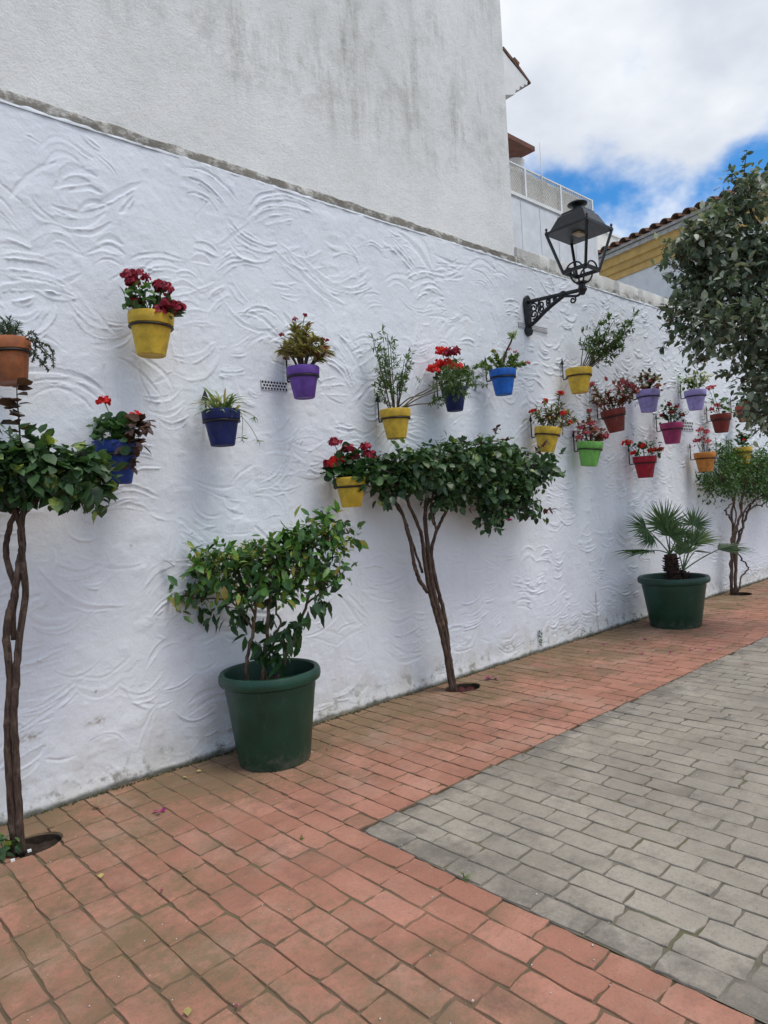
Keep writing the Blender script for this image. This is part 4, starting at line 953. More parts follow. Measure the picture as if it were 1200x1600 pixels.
# 11 red-flowered bush
def milii_small(key, pts, tips, flowers, fmat, mat='leaf_milii', per=44, size=.054, mu=.42, kind='lance', wf=1.2, fn=24, fs=.026):
    root, b0, R, dep = make_pot(key)
    st = stems_px(root, b0, dep, R, tips, 'twig_dark', .006)
    leafy(root, 'foliage', mat, lambda m_: ([along(m_, P, per, size, kind, mu, .27, .25, 1, .1, wf) for P in st], bush(m_, b0, dep, R, pts, 18, size*1.15, kind, mu, .27, wf, 0, 1.0)))
    heads(root, dep, R, flowers, fmat, stem_from=b0 + [0, 0, .04], n=fn, size=fs)
    return root, b0, R, dep
milii_small('mil2', [(840, 652, 7), (855, 650, 8), (870, 655, 8), (885, 655, 8), (860, 640, 7), (848, 645, 6)], [(835, 645), (850, 632), (862, 640), (874, 618), (878, 630), (890, 645), (898, 655), (845, 655), (870, 650)],
            [(876, 615, 5), (852, 627, 4), (858, 652, 4), (832, 642, 3.5), (890, 660, 3), (880, 646, 4)], 'flower_red', 'leaf_milii', mu=.3)
root, b0, R, dep = milii_small('beg1', [(950, 625, 8), (965, 618, 8), (975, 610, 8), (940, 620, 7), (960, 605, 7), (985, 615, 7)], [(925, 600), (932, 618), (950, 612), (968, 600), (985, 602), (992, 612), (975, 622), (926, 625), (980, 595), (955, 620)],
            [(972, 597, 6), (982, 602, 5), (990, 605, 4), (925, 600, 3)], 'flower_pink', 'leaf_begonia', mu=.6, size=.05, kind='ovate', wf=.9)
root, b0, R, dep = milii_small('lil1', [(1000, 600, 6), (1012, 598, 7), (1024, 600, 6), (1006, 592, 6), (1018, 590, 6)], [(1000, 590), (1010, 585), (1022, 592), (1015, 600)],
            [(1017, 596, 5), (1024, 608, 5), (1008, 608, 4), (1028, 602, 4), (994, 612, 4)], 'flower_pink', 'leaf_begonia', mu=.35, size=.042, kind='ovate')
heads(root, dep, R, [(1012, 588, 4), (1022, 594, 4), (1009, 602, 3), (1027, 592, 3)], 'flower_white', n=14)
milii_small('lime', [(910, 680, 7), (922, 676, 8), (934, 682, 7), (920, 668, 7), (908, 672, 6)], [(921, 645), (910, 665), (922, 660), (940, 678), (948, 682), (930, 668)],
            [(921, 642, 3), (910, 668, 5), (924, 662, 5), (916, 676, 5), (930, 672, 5), (946, 680, 4), (905, 684, 5)], 'flower_pink', 'leaf_begonia', mu=.75, size=.04, kind='ovate')
root, b0, R, dep = make_pot('redp')
leafy(root, 'foliage', 'leaf_geranium', lambda m_: bush(m_, b0, dep, R, [(990, 690, 5), (1002, 705, 6), (1012, 702, 6), (1022, 690, 4), (1028, 706, 5), (1015, 698, 5), (998, 698, 5), (1034, 708, 3)], 9, .055, 'ovate', .35, .25))
stems_px(root, b0, dep, R, [(985, 690), (1022, 688), (1034, 707), (1003, 698)])
heads(root, dep, R, [(980, 692, 7), (1003, 697, 6), (1018, 704, 6), (1030, 703, 5), (990, 708, 4)], 'flower_red', stem_from=b0, n=28)
milii_small('mag', [(1037, 652, 7), (1050, 648, 8), (1062, 652, 7), (1044, 640, 7), (1054, 640, 7)], [(1045, 632), (1056, 635), (1035, 645), (1066, 648), (1050, 640)],
            [(1046, 632, 3), (1057, 636, 3), (1034, 650, 3), (1050, 645, 4), (1066, 648, 3), (1040, 652, 3)], 'flower_crimson', 'leaf_geranium', mu=.4, size=.036, kind='ovate')
root, b0, R, dep = milii_small('lil2', [(1072, 600, 6), (1085, 595, 7), (1096, 598, 6), (1088, 588, 6), (1078, 592, 6)], [(1070, 592), (1088, 583), (1100, 590), (1082, 596)],
            [(1088, 583, 4), (1098, 598, 4), (1108, 588, 4), (1104, 594, 3), (1080, 592, 3)], 'flower_white', 'leaf_bright', mu=.55, size=.045, kind='ovate')
root, b0, R, dep = make_pot('brn2')
leafy(root, 'foliage', 'leaf_geranium', lambda m_: bush(m_, b0, dep, R, [(1136, 634, 6), (1130, 638, 5), (1122, 628, 4), (1140, 640, 4)], 8, .065, 'round', .6, .2))
leafy(root, 'red_leaves', 'leaf_begonia', lambda m_: bush(m_, b0, dep, R, [(1110, 642, 5), (1117, 638, 5), (1124, 642, 5), (1120, 632, 5)], 12, .035, 'ovate', .9, .1))
heads(root, dep, R, [(1113, 606, 5), (1108, 607, 4), (1120, 634, 4), (1112, 640, 3)], 'flower_pink', stem_from=b0, n=22)
root, b0, R, dep = make_pot('oran')
st = stems_px(root, b0, dep, R, [(1098, 675), (1099, 690), (1088, 690), (1108, 692)], 'twig_dark')
leafy(root, 'red_leaves', 'leaf_begonia', lambda m_: bush(m_, b0, dep, R, [(1098, 700, 5), (1092, 698, 5), (1105, 697, 5), (1100, 690, 5), (1090, 689, 4)], 11, .034, 'ovate', .88, .15))
heads(root, dep, R, [(1094, 672, 5), (1104, 675, 4), (1088, 689, 4), (1106, 690, 4), (1098, 686, 4)], 'flower_pink', stem_from=b0, n=20)
milii_small('yel6', [(1155, 690, 5), (1163, 688, 5), (1158, 684, 5)], [(1157, 678), (1165, 684)], [(1157, 680, 3), (1162, 688, 2.5)], 'flower_red', 'leaf_geranium', mu=.5, size=.05, kind='ovate')
milii_small('clay', [(1158, 628, 5), (1168, 628, 5)], [(1160, 620), (1170, 622)], [(1172, 628, 5), (1160, 630, 4), (1178, 630, 4)], 'flower_red', 'leaf_geranium', mu=.4, size=.05, kind='ovate')

# ------------------------------------------------------------------ vines trained as little trees against the wall
def trunk(root, name, pts, y, r0, r1, mat='bark', n=6, wob=.0015, dd=None, sides=9):
    P = poly_px(pts, y=y, n=n, wob=wob, dd=dd); mb = MB(); mb.tube(P, np.linspace(r0, r1, len(P))*(1 + .04*np.sin(np.arange(len(P))*1.1 + pts[0][0])), sides, lump=.05); return obj(name, mb, mat, root), P
# left vine
g0 = atg(24, 1325); vy = g0[1]
vine = thing('bougainvillea', (g0[0], g0[1], -.03), 'vine tree with two twisted trunks at the left edge of the wall', 'vine')
trunk(vine, 'trunk', [(26, 1335), (20, 1290), (14, 1200), (12, 1120), (16, 1060), (10, 1000), (14, 960), (22, 930), (30, 880), (36, 850), (30, 815), (14, 785)], vy, .0185, .015)
trunk(vine, 'trunk', [(34, 1335), (30, 1280), (26, 1200), (22, 1120), (26, 1060), (30, 1000), (40, 930), (36, 880), (33, 850), (34, 810), (48, 785)], vy - .02, .018, .014)
trunk(vine, 'trunk', [(22, 1000), (20, 960), (24, 920), (12, 880), (10, 850), (18, 815), (30, 795)], vy + .03, .015, .013)
trunk(vine, 'branch', [(20, 800), (5, 780), (-20, 760), (-60, 745)], vy, .016, .008)
trunk(vine, 'branch', [(38, 800), (70, 770), (110, 755), (160, 745)], vy - .03, .014, .006)
mb = MB(); tw = MB()
crown(mb, [lobe(20, 742, 55, 32, vy, .16), lobe(-40, 738, 60, 40, vy, .18), lobe(75, 745, 50, 30, vy - .02, .15), lobe(112, 744, 34, 27, vy - .03, .12), lobe(143, 752, 18, 20, vy - .04, .07), lobe(160, 780, 9, 8, vy - .05, .04), lobe(125, 718, 24, 9, vy, .07), lobe(40, 708, 40, 16, vy, .10)],
      230, 11, .073, 'ovate', .5, .04, .36, tw, .45, .22, .03, ymax=-.03, wf=1.15)
obj('crown', mb, 'leaf_boug', vine); tag(obj('twigs', tw, 'twig', vine), kind='stuff')
for pts in ([(32, 700), (30, 660), (27, 625), (26, 598)], [(205, 720), (212, 700), (208, 680), (218, 668), (222, 655)]):
    P = poly_px(pts, y=vy, n=5); mb = MB(); mb.tube(P, np.linspace(.005, .002, len(P)), 5); sh = obj('shoot', mb, 'twig_dark', vine)
    mb = MB(); along(mb, P, 20, .088, 'ovate', .5, .3, .1, 1, .45, 1.2); obj('brown_leaves', mb, 'leaf_brown', sh)
mb = MB(); crown(mb, [(g0 + [-.05, -.01, .02], np.array([.05, .04, .06]), np.eye(3))], 10, 5, .06, 'ovate', .1, .02, .5); obj('low_leaves', mb, 'leaf_boug', vine)
# middle vine
g1 = atg(709, 1078); vy = g1[1]
vine = thing('bougainvillea', (g1[0], g1[1], -.03), 'flat-topped vine tree with leaning trunk between the two planters', 'vine')
trunk(vine, 'trunk', [(710, 1085), (703, 1040), (694, 990), (684, 950), (676, 920), (670, 880), (668, 850), (664, 810), (668, 770), (672, 740)], vy, .029, .013)
trunk(vine, 'trunk', [(706, 1080), (699, 1035), (690, 990), (678, 950), (670, 915), (664, 880), (660, 845), (655, 825), (642, 795), (630, 765)], vy - .02, .020, .012)
trunk(vine, 'trunk', [(708, 1080), (702, 1030), (698, 985), (692, 950), (684, 920), (676, 880), (674, 862), (682, 830), (694, 805), (708, 780), (712, 765)], vy + .02, .019, .011)
trunk(vine, 'branch', [(668, 925), (655, 905), (647, 880), (642, 850), (636, 830), (628, 800), (615, 780)], vy - .01, .017, .010)
trunk(vine, 'branch', [(660, 895), (650, 865), (640, 835), (634, 815), (622, 795), (616, 785)], vy + .02, .010, .008)
trunk(vine, 'branch', [(678, 820), (674, 800), (676, 775), (690, 745)], vy - .03, .010, .007)
trunk(vine, 'branch', [(682, 828), (678, 812), (679, 798), (690, 770)], vy + .02, .010, .007)
trunk(vine, 'branch', [(712, 770), (750, 755), (790, 765), (830, 780)], vy - .05, .012, .006)
mb = MB(); tw = MB()
L = [lobe(610, 752, 30, 30, vy, .15), lobe(625, 735, 35, 28, vy - .02, .18), lobe(665, 730, 45, 34, vy - .05, .22), lobe(715, 722, 45, 32, vy - .05, .24), lobe(760, 722, 45, 32, vy - .05, .24), lobe(805, 728, 35, 32, vy - .05, .22), lobe(835, 735, 22, 24, vy - .05, .18),
     lobe(700, 760, 28, 26, vy - .08, .15), lobe(740, 765, 32, 26, vy - .06, .18), lobe(785, 768, 38, 28, vy - .03, .2), lobe(775, 795, 26, 18, vy - .02, .14), lobe(825, 790, 20, 13, vy - .03, .11), lobe(768, 822, 10, 12, vy - .05, .07), lobe(685, 785, 12, 12, vy - .08, .08)]
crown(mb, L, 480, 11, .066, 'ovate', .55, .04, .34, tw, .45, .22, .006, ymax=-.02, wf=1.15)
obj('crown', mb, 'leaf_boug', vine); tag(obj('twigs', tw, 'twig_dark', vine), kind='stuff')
for pts in ([(768, 705), (770, 690), (776, 672), (775, 668)], [(745, 700), (750, 690), (752, 682)], [(720, 700), (722, 692), (724, 688)], [(835, 715), (845, 700), (855, 690)], [(790, 700), (791, 690), (790, 686)], [(838, 790), (852, 795), (864, 797)], [(835, 745), (845, 735), (850, 728)]):
    P = poly_px(pts, y=vy - .05, n=4); mb = MB(); mb.tube(P, .002, 4); sh = obj('shoot', mb, 'twig_dark', vine); mb = MB(); along(mb, P, 14, .058, 'ovate', .6, .3, .2, 1, .3, .8); obj('red_leaves', mb, 'leaf_boug_red', sh)
for px, py in ((680, 719), (797, 812)):
    mb = MB(); head(mb, at(px, py, vy - .2), .012, 7, size=.022); obj('flower_head', mb, 'flower_magenta', vine)
# far vine
g2 = atg(1146, 928); vy = g2[1]
vine = thing('climbing_shrub', (g2[0], g2[1], -.03), 'small-leaved climber with a bundle of thin twisted stems beyond the palm', 'shrub')
for pts, r0, r1 in (([(1143, 928), (1143, 880), (1147, 840), (1143, 800), (1150, 770), (1158, 740)], .020, .012), ([(1147, 928), (1149, 880), (1146, 845), (1155, 810), (1160, 780), (1165, 750)], .022, .012), ([(1151, 928), (1150, 870), (1154, 840), (1165, 810), (1172, 790), (1180, 780), (1200, 770)], .020, .012),
                     ([(1145, 928), (1141, 880), (1142, 850), (1146, 825), (1140, 808), (1132, 798)], .016, .010), ([(1132, 798), (1140, 790), (1148, 780), (1145, 765)], .010, .007), ([(1152, 925), (1160, 900), (1168, 888), (1158, 872), (1152, 862)], .012, .010), ([(1150, 860), (1160, 830), (1163, 800), (1178, 782), (1196, 776)], .014, .01),
                     ([(1148, 850), (1152, 820), (1160, 805), (1156, 785), (1168, 765)], .012, .008), ([(1165, 800), (1180, 790), (1192, 788), (1210, 775)], .011, .008), ([(1144, 835), (1150, 800), (1142, 775), (1140, 755)], .011, .008)):
    trunk(vine, 'stem', pts, vy + rng.uniform(-.06, .06), r0, r1, 'bark', 4, .008, sides=7)
mb = MB(); tw = MB()
crown(mb, [lobe(1155, 745, 45, 30, vy - .05, .28), lobe(1125, 745, 25, 26, vy - .05, .18), lobe(1180, 735, 35, 34, vy - .08, .3), lobe(1215, 740, 40, 38, vy - .05, .3), lobe(1130, 715, 18, 18, vy, .15), lobe(1108, 755, 12, 14, vy, .12), lobe(1190, 765, 25, 16, vy, .2), lobe(1112, 772, 7, 8, vy, .08), lobe(1165, 715, 30, 18, vy, .2)],
      430, 20, .050, 'small', .3, .065, .4, tw, .5, .22, .0, ymax=-.01, wf=1.0)
for px, py in ((1118, 690), (1135, 688), (1126, 700), (1108, 718), (1142, 695)):
    P = poly_px([(px + 4, 725), (px + 1, 705), (px, py - 6)], y=vy, n=4); tw.tube(P, .003, 4); along(mb, P, 26, .045, 'small', .4, .2, .3, 1, .3)
obj('crown', mb, 'leaf_jasmine', vine); tag(obj('twigs', tw, 'twig', vine), kind='stuff')

# ------------------------------------------------------------------ big green planters
def planter(name, c_, R, Hh, label):
    root = thing(name, (c_[0], c_[1], 0), label, 'planter', None)
    pr = [(.0, .012), (R*.64, .012), (R*.67, .004), (R*.69, .0), (R*.705, .012), (R*.86, Hh*.72), (R*.885, Hh*.80), (R*.885, Hh*.86), (R*.93, Hh*.865), (R*.985, Hh*.885), (R*1.0, Hh*.92), (R*.995, Hh*.965), (R*.965, Hh*.995), (R*.92, Hh), (R*.885, Hh*.985), (R*.87, Hh*.93), (R*.80, Hh*.70)]
    mb = MB(); mb.lathe(pr, 56, (c_[0], c_[1], .002)); obj('tub', mb, 'planter_green', root, auto=40)
    mb = MB(); n = 26; zs_ = Hh*.80; V = [(c_[0], c_[1], zs_ + .01)]
    for k in (1, 2, 3): V += [(c_[0] + R*.845*k/3*math.cos(q), c_[1] + R*.845*k/3*math.sin(q), zs_ + rng.uniform(-.012, .012)) for q in np.linspace(0, 2*math.pi, n+1)[:-1]]
    mb.add(V, [(0, 1+j, 1+(j+1) % n) for j in range(n)] + [(1+(k-1)*n+j, 1+k*n+j, 1+k*n+(j+1) % n, 1+(k-1)*n+(j+1) % n) for k in (1, 2) for j in range(n)]); obj('soil', mb, 'soil', root)
    return root
c1 = atg(430, 1186); d1 = depth(c1)
R1 = 79*d1/F; H1 = .55
pl1 = planter('planter', c1, R1, H1, 'large dark green tub with a leafy shrub, left of the middle vine')
zs1 = H1*.80
sb = lambda px: atd(px, 1072, d1)
stems = [([(387, 1075), (384, 1050), (388, 1020), (396, 985), (400, 940), (405, 900)], .014), ([(410, 1075), (412, 1045), (416, 1010), (418, 970), (422, 930), (430, 890)], .015), ([(416, 1075), (415, 1040), (426, 1005), (438, 975), (430, 950), (440, 910)], .010),
         ([(430, 1072), (440, 1045), (452, 1015), (466, 980), (480, 940), (490, 900)], .014), ([(398, 960), (380, 930), (350, 910), (320, 900)], .008), ([(420, 940), (460, 900), (500, 860), (530, 835)], .008), ([(396, 985), (360, 940), (310, 935), (275, 930)], .007), ([(478, 945), (510, 920), (540, 890)], .007), ([(425, 915), (415, 880), (400, 850)], .008), ([(430, 900), (450, 860), (470, 830)], .008)]
for pts, r0 in stems:
    P = poly_px(pts, d=d1, n=4, wob=.004, dd=[rng.uniform(-.06, .06)*min(1, i*.5) for i in range(len(pts))])
    if len(pts) == 6: P[0] = np.array([P[0][0], P[0][1], zs1 - .02])
    mb = MB(); mb.tube(P, np.linspace(r0, r0*.5, len(P)), 7, lump=.1); obj('stem', mb, 'bark_pale', pl1)
mb = MB(); tw = MB()
L = [lobe_c(*a) for a in [(328, 893, 30, 24, d1, .15), (300, 932, 24, 14, d1 - .05, .10), (370, 888, 36, 32, d1, .2), (425, 885, 40, 36, d1, .22), (472, 872, 38, 40, d1, .22), (510, 843, 26, 28, d1, .15), (530, 888, 14, 18, d1, .08), (500, 905, 22, 24, d1, .14), (440, 918, 34, 20, d1, .18), (378, 925, 30, 18, d1, .16), (410, 862, 28, 14, d1, .16), (350, 948, 12, 9, d1, .07), (505, 815, 20, 12, d1, .10), (545, 832, 7, 8, d1, .05), (272, 932, 8, 8, d1, .05), (465, 840, 26, 18, d1, .14)]]
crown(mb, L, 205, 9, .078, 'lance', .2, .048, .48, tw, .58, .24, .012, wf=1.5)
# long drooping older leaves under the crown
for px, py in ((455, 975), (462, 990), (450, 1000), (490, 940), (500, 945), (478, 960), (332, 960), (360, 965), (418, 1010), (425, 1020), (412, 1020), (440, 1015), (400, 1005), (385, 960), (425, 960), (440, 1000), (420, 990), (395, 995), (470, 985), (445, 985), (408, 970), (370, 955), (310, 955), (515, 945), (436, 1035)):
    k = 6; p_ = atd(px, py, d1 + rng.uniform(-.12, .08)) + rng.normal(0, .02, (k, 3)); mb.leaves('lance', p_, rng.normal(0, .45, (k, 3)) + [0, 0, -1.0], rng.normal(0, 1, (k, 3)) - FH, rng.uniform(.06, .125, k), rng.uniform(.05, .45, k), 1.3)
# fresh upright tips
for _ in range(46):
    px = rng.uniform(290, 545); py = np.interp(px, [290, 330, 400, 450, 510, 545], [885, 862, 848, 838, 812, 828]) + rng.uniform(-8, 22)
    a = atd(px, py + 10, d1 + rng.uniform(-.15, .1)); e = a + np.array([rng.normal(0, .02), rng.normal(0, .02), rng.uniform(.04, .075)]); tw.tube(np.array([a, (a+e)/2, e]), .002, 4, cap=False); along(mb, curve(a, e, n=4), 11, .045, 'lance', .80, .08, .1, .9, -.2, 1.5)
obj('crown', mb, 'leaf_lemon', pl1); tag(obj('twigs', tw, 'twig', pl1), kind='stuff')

c2 = atg(1056, 977); d2 = depth(c2); R2 = 53*d2/F; H2 = R2*1.46
pl2 = planter('planter', c2, R2, H2, 'dark green tub with a small fan palm, beyond the middle vine')
zs2 = H2*.80
def palm_trunk(pts, r0, r1, name, n_sc):
    P = poly_px(pts, d=d2, n=6); P[0][2] = zs2 - .03; mb = MB(); mb.tube(P, np.linspace(r0, r1, len(P)), 12, lump=.12)
    k = n_sc; s_ = rng.uniform(0, 1, k); i = (s_*(len(P)-2)).astype(int); an = rng.uniform(0, 2*math.pi, k); rr = r0 + (r1-r0)*s_
    d = np.stack([np.cos(an), np.sin(an), np.full(k, .55)], 1); p_ = P[i] + np.stack([np.cos(an), np.sin(an), an*0], 1)*rr[:, None]*.9; mb.leaves('small', p_, d, rng.normal(0, 1, (k, 3)), rng.uniform(.03, .055, k), 0, .8)
    return obj(name, mb, 'bark_palm', pl2, smooth=False), P
_, PT = palm_trunk([(1055, 912), (1051, 890), (1047, 866)], .085, .062, 'trunk', 260)
_, PS = palm_trunk([(1069, 912), (1068, 902), (1067, 892)], .06, .035, 'offshoot', 70)
def frond(hub, dirv, face, rad, span, n, start, mat='leaf_palm', fold=.15, mu=.45):
    """fan leaf: petiole, then narrow pleated leaflets from one point"""
    dirv = unit(dirv); face = unit(np.asarray(face) - dirv*(np.asarray(face) @ dirv)); sd = np.cross(face, dirv)
    mb = MB(); P = curve(start, hub, np.array([0, 0, .03]), 8); mb.tube(P, np.linspace(.008, .005, 8), 5, cap=False, tint=.6)
    an = np.linspace(-span/2, span/2, n) + rng.normal(0, .015, n)
    d = np.cos(an)[:, None]*dirv + np.sin(an)[:, None]*sd + fold*face*np.abs(np.sin(an))[:, None] + rng.normal(0, .04, (n, 3))
    nn = face + rng.normal(0, .1, (n, 3)); L_ = rad*(1 - .22*np.abs(an/(span/2))**2)*rng.uniform(.88, 1.06, n)
    TV = np.array([(0, 0, 0), (.35, .043, .02), (.35, -.043, .02), (.7, .022, 0), (.7, -.022, 0), (1, 0, -.07), (.35, 0, -.012), (.7, 0, -.012)]); LEAF['_p'] = (TV, [(0, 6, 1), (0, 2, 6), (1, 6, 7, 3), (6, 2, 4, 7), (3, 7, 5), (7, 4, 5)])
    mb.leaves('_p', np.tile(hub, (n, 1)), d, nn, L_, np.clip(rng.normal(mu, .14, n), .02, .98), 1.0)
    return obj('frond', mb, mat, pl2)
k2 = d2/F; top = PT[-1]; T2 = PS[-1]
tc_ = -FH*.75 + ZZ*.35
frond(atd(1037, 822, d2), ZZ + RH*.03 - FH*.12, -FH + ZZ*.25, 46*k2, 3.9, 34, top, mu=.5)
frond(atd(1046, 838, d2 - .05), ZZ*.9 - FH*.5 + RH*.2, -FH*.6 + ZZ*.8, 40*k2, 3.4, 30, top, mu=.55)
frond(atd(1010, 826, d2), -RH*.95 + ZZ*.15 - FH*.2, -FH*.7 + ZZ*.6, 40*k2, 3.0, 28, top, mu=.4)
frond(atd(1020, 838, d2 - .05), -RH*.8 - ZZ*.35, -FH*.8 + ZZ*.5, 30*k2, 2.6, 22, top, mu=.35)
frond(atd(1083, 821, d2), ZZ*.85 + RH*.4, -FH + ZZ*.2, 34*k2, 3.6, 28, top, mu=.55)
frond(atd(1083, 848, d2), RH*.97 + ZZ*.28, -FH*.45 + ZZ*.8, 48*k2, 1.7, 20, T2, mu=.9)
frond(atd(1080, 852, d2 - .03), ZZ*.8 + RH*.35, -FH*.8 + RH*.5, 42*k2, 2.6, 24, T2, mu=.4)
frond(atd(1062, 868, d2 - .05), ZZ*.95 + RH*.1, -FH + RH*.2, 36*k2, 1.8, 18, T2, mu=.5)
frond(atd(1070, 866, d2 - .04), ZZ*.9 + RH*.28, -FH, 38*k2, 1.6, 16, T2, mu=.45)
frond(atd(1020, 860, d2 - .1), -RH - ZZ*.02 - FH*.25, ZZ, 66*k2, 2.0, 22, top, mu=.35, fold=.03)
frond(atd(1122, 859, d2 - .02), RH + ZZ*.05, ZZ*.95 - FH*.2, 54*k2, 2.3, 22, T2, mu=.3, fold=.05)
frond(atd(1060, 838, d2 + .1), ZZ*.6 + RH*.5 + FH*.5, ZZ*.6 - FH*.5, 36*k2, 3.0, 24, top, mu=.35)
frond(atd(1085, 862, d2 + .05), RH*.95 - ZZ*.12 - FH*.2, ZZ, 28*k2, 2.2, 18, T2, mu=.35)

# ------------------------------------------------------------------ grey-green tree leaning in from the right
dt = 6.9
gt = atg(1330, 1120); gt = CAM + ray(1330, 800)*dt; gt[2] = 0
rt = thing('leafy_tree', (gt[0], gt[1], 0), 'grey-green broadleaved tree leaning in from the right edge', 'tree')
def tpath(pts, r0, r1, name):
    P = smooth_path(np.array([p_ if len(p_) == 3 else atd(p_[0], p_[1], dt) for p_ in pts]), 5, .01); mb = MB(); mb.tube(P, np.linspace(r0, r1, len(P)), 9, lump=.08); obj(name, mb, 'bark', rt)
tpath([tuple(gt), (1325, 900), (1305, 700), (1280, 560), (1260, 450)], .12, .05, 'trunk')
for pts in ([(1290, 600), (1230, 520), (1170, 470), (1110, 440), (1060, 420)], [(1265, 470), (1220, 400), (1180, 340), (1165, 290)], [(1280, 560), (1220, 500), (1150, 500), (1070, 490)], [(1305, 690), (1250, 620), (1200, 600), (1150, 590)], [(1262, 450), (1250, 380), (1260, 300)], [(1300, 660), (1240, 640), (1190, 650)], [(1110, 440), (1090, 480), (1060, 500)]):
    tpath(pts, .03, .006, 'branch')
mb = MB(); tw = MB()
LT = [(1098, 362, 26, 18), (1078, 384, 24, 16), (1125, 340, 18, 16), (1050, 385, 10, 8), (1172, 318, 26, 34), (1140, 345, 30, 26), (1120, 362, 22, 18), (1088, 378, 26, 22), (1150, 395, 36, 30), (1195, 385, 40, 50), (1068, 398, 20, 12), (1062, 412, 14, 12), (1105, 415, 34, 24), (1095, 450, 34, 22), (1135, 440, 36, 28), (1170, 455, 36, 34), (1075, 485, 30, 20), (1105, 500, 30, 24), (1058, 512, 16, 20), (1140, 500, 34, 24),
       (1185, 510, 36, 36), (1085, 535, 14, 16), (1092, 560, 8, 9), (1120, 525, 16, 14), (1155, 545, 16, 18), (1178, 570, 24, 24), (1185, 610, 24, 24), (1205, 640, 24, 44), (1172, 640, 14, 20), (1245, 420, 60, 110), (1255, 560, 56, 90), (1188, 665, 12, 14), (1195, 292, 12, 18), (1160, 285, 8, 10), (1125, 335, 10, 8)]
L = [lobe_c(a, b_, c_, d_, dt + rng.uniform(-.35, .35), max(.1, (c_ + d_)*.0048)) for a, b_, c_, d_ in LT]
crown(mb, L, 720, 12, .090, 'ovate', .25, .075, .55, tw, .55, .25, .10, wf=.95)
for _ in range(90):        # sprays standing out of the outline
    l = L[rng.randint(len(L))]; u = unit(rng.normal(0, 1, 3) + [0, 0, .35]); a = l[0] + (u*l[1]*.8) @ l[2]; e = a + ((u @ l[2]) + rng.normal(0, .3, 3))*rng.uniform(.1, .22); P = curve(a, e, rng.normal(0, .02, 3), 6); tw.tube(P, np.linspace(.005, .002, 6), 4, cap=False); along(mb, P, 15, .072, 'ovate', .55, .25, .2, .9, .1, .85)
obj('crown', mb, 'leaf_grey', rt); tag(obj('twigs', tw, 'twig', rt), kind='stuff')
mb = MB()
for _ in range(240):
    l = L[rng.randint(len(L))]; u = unit(rng.normal(0, 1, 3)); p_ = l[0] + (u*l[1]*rng.uniform(.8, 1.1)) @ l[2]; k = 9; mb.leaves('small', p_ + rng.normal(0, .02, (k, 3)), rng.normal(0, 1, (k, 3)), rng.normal(0, 1, (k, 3)), .022, rng.uniform(.3, 1, k), 1.2)
obj('buds', mb, 'leaf_brown', rt)

# ------------------------------------------------------------------ wall lantern
lx, lz = LAMP[0], LAMP[2]
end = at(908, 452, -.62); AL = .60
lamp = thing('wall_lantern', (lx, 0, lz), 'black iron lantern on an ornate scrolled bracket high on the wall', 'street lamp')
zt, zb = at(818, 470)[2], at(822, 521)[2]
mb = MB(); mb.poly([(lx - .032, -.004, zb + .05), (lx - .05, -.004, zb + .02), (lx - .03, -.004, zb - .015), (lx, -.004, zb - .03), (lx + .03, -.004, zb - .015), (lx + .05, -.004, zb + .02), (lx + .032, -.004, zb + .05), (lx + .036, -.004, lz), (lx + .05, -.004, zt - .03), (lx + .035, -.004, zt + .02), (lx, -.004, zt + .05), (lx - .035, -.004, zt + .02), (lx - .05, -.004, zt - .03), (lx - .036, -.004, lz)], (0, -.035, 0)); obj('wall_plate', mb, 'lamp_iron', lamp, smooth=False)
ZA = zt - .015; 
ey = -.62; zend = at(908, 452, ey)[2]
a_top = np.array([lx, -.03, ZA]); tip = np.array([lx, ey, zend]); a_bot = np.array([lx, -.03, zb + .06]); col = a_top + (tip - a_top)*.66
mb = MB(); mb.tube(np.array([a_top, col, tip]), .019, 8); mb.tube(smooth_path([a_bot, a_bot*.8 + col*.2 + [0, 0, -.005], a_bot*.45 + col*.55 + [0, 0, .0], col + [0, 0, -.02]], 5), .019, 8)
mb.tube(smooth_path([col + [0, 0, -.02], col*.6 + tip*.4 + [0, 0, -.035], col*.25 + tip*.75 + [0, 0, -.045], tip + [0, .01, -.02]], 5), .012, 8)
for c_, r, h_ in ((col, .03, .05), (a_bot*.45 + col*.55, .022, .03), (a_top*.35 + col*.65, .02, .02)):
    d_ = unit(tip - a_top)*h_/2; mb.tube([c_ - d_, c_ - d_*.3, c_ + d_*.3, c_ + d_], [r*.75, r, r, r*.75], 10)
obj('arm', mb, 'lamp_iron', lamp, auto=50)
def scroll(c_, r, turns, sense, start):
    q = np.linspace(0, turns*2*math.pi, 26); rr = r*(1 - .75*q/q[-1]); return np.stack([np.full(26, lx), c_[0] + rr*np.cos(start + sense*q), c_[1] + rr*np.sin(start + sense*q)], 1)
for f_, r, s_ in ((.16, .062, 1), (.38, .052, -1), (.58, .038, 1), (.78, .026, -1)):
    hi_ = a_top*(1-f_) + col*f_; lo_ = a_bot*(1-f_) + col*f_; c_ = (hi_ + lo_)/2
    for sg in (1, -1):
        cc = c_ + (hi_ - lo_)*.16*sg; mb = MB(); mb.tube(scroll((cc[1], cc[2]), r*.72, 1.4, s_*sg, 1.2*sg), .0085, 6); obj('scroll', mb, 'lamp_iron', lamp)
mb = MB(); cc = col*.5 + tip*.5 + [0, 0, -.075]; mb.tube(scroll((cc[1], cc[2]), .035, 1.3, 1, 1.5), .008, 6); obj('scroll', mb, 'lamp_iron', lamp)
c0 = np.array([lx, ey, zend])
mb = MB(); mb.lathe([(.0, -.045), (.02, -.045), (.034, -.02), (.045, .0), (.035, .02), (.03, .045), (.05, .058), (.05, .07), (.0, .07)], 16, c0); obj('knuckle', mb, 'lamp_iron', lamp, auto=40)
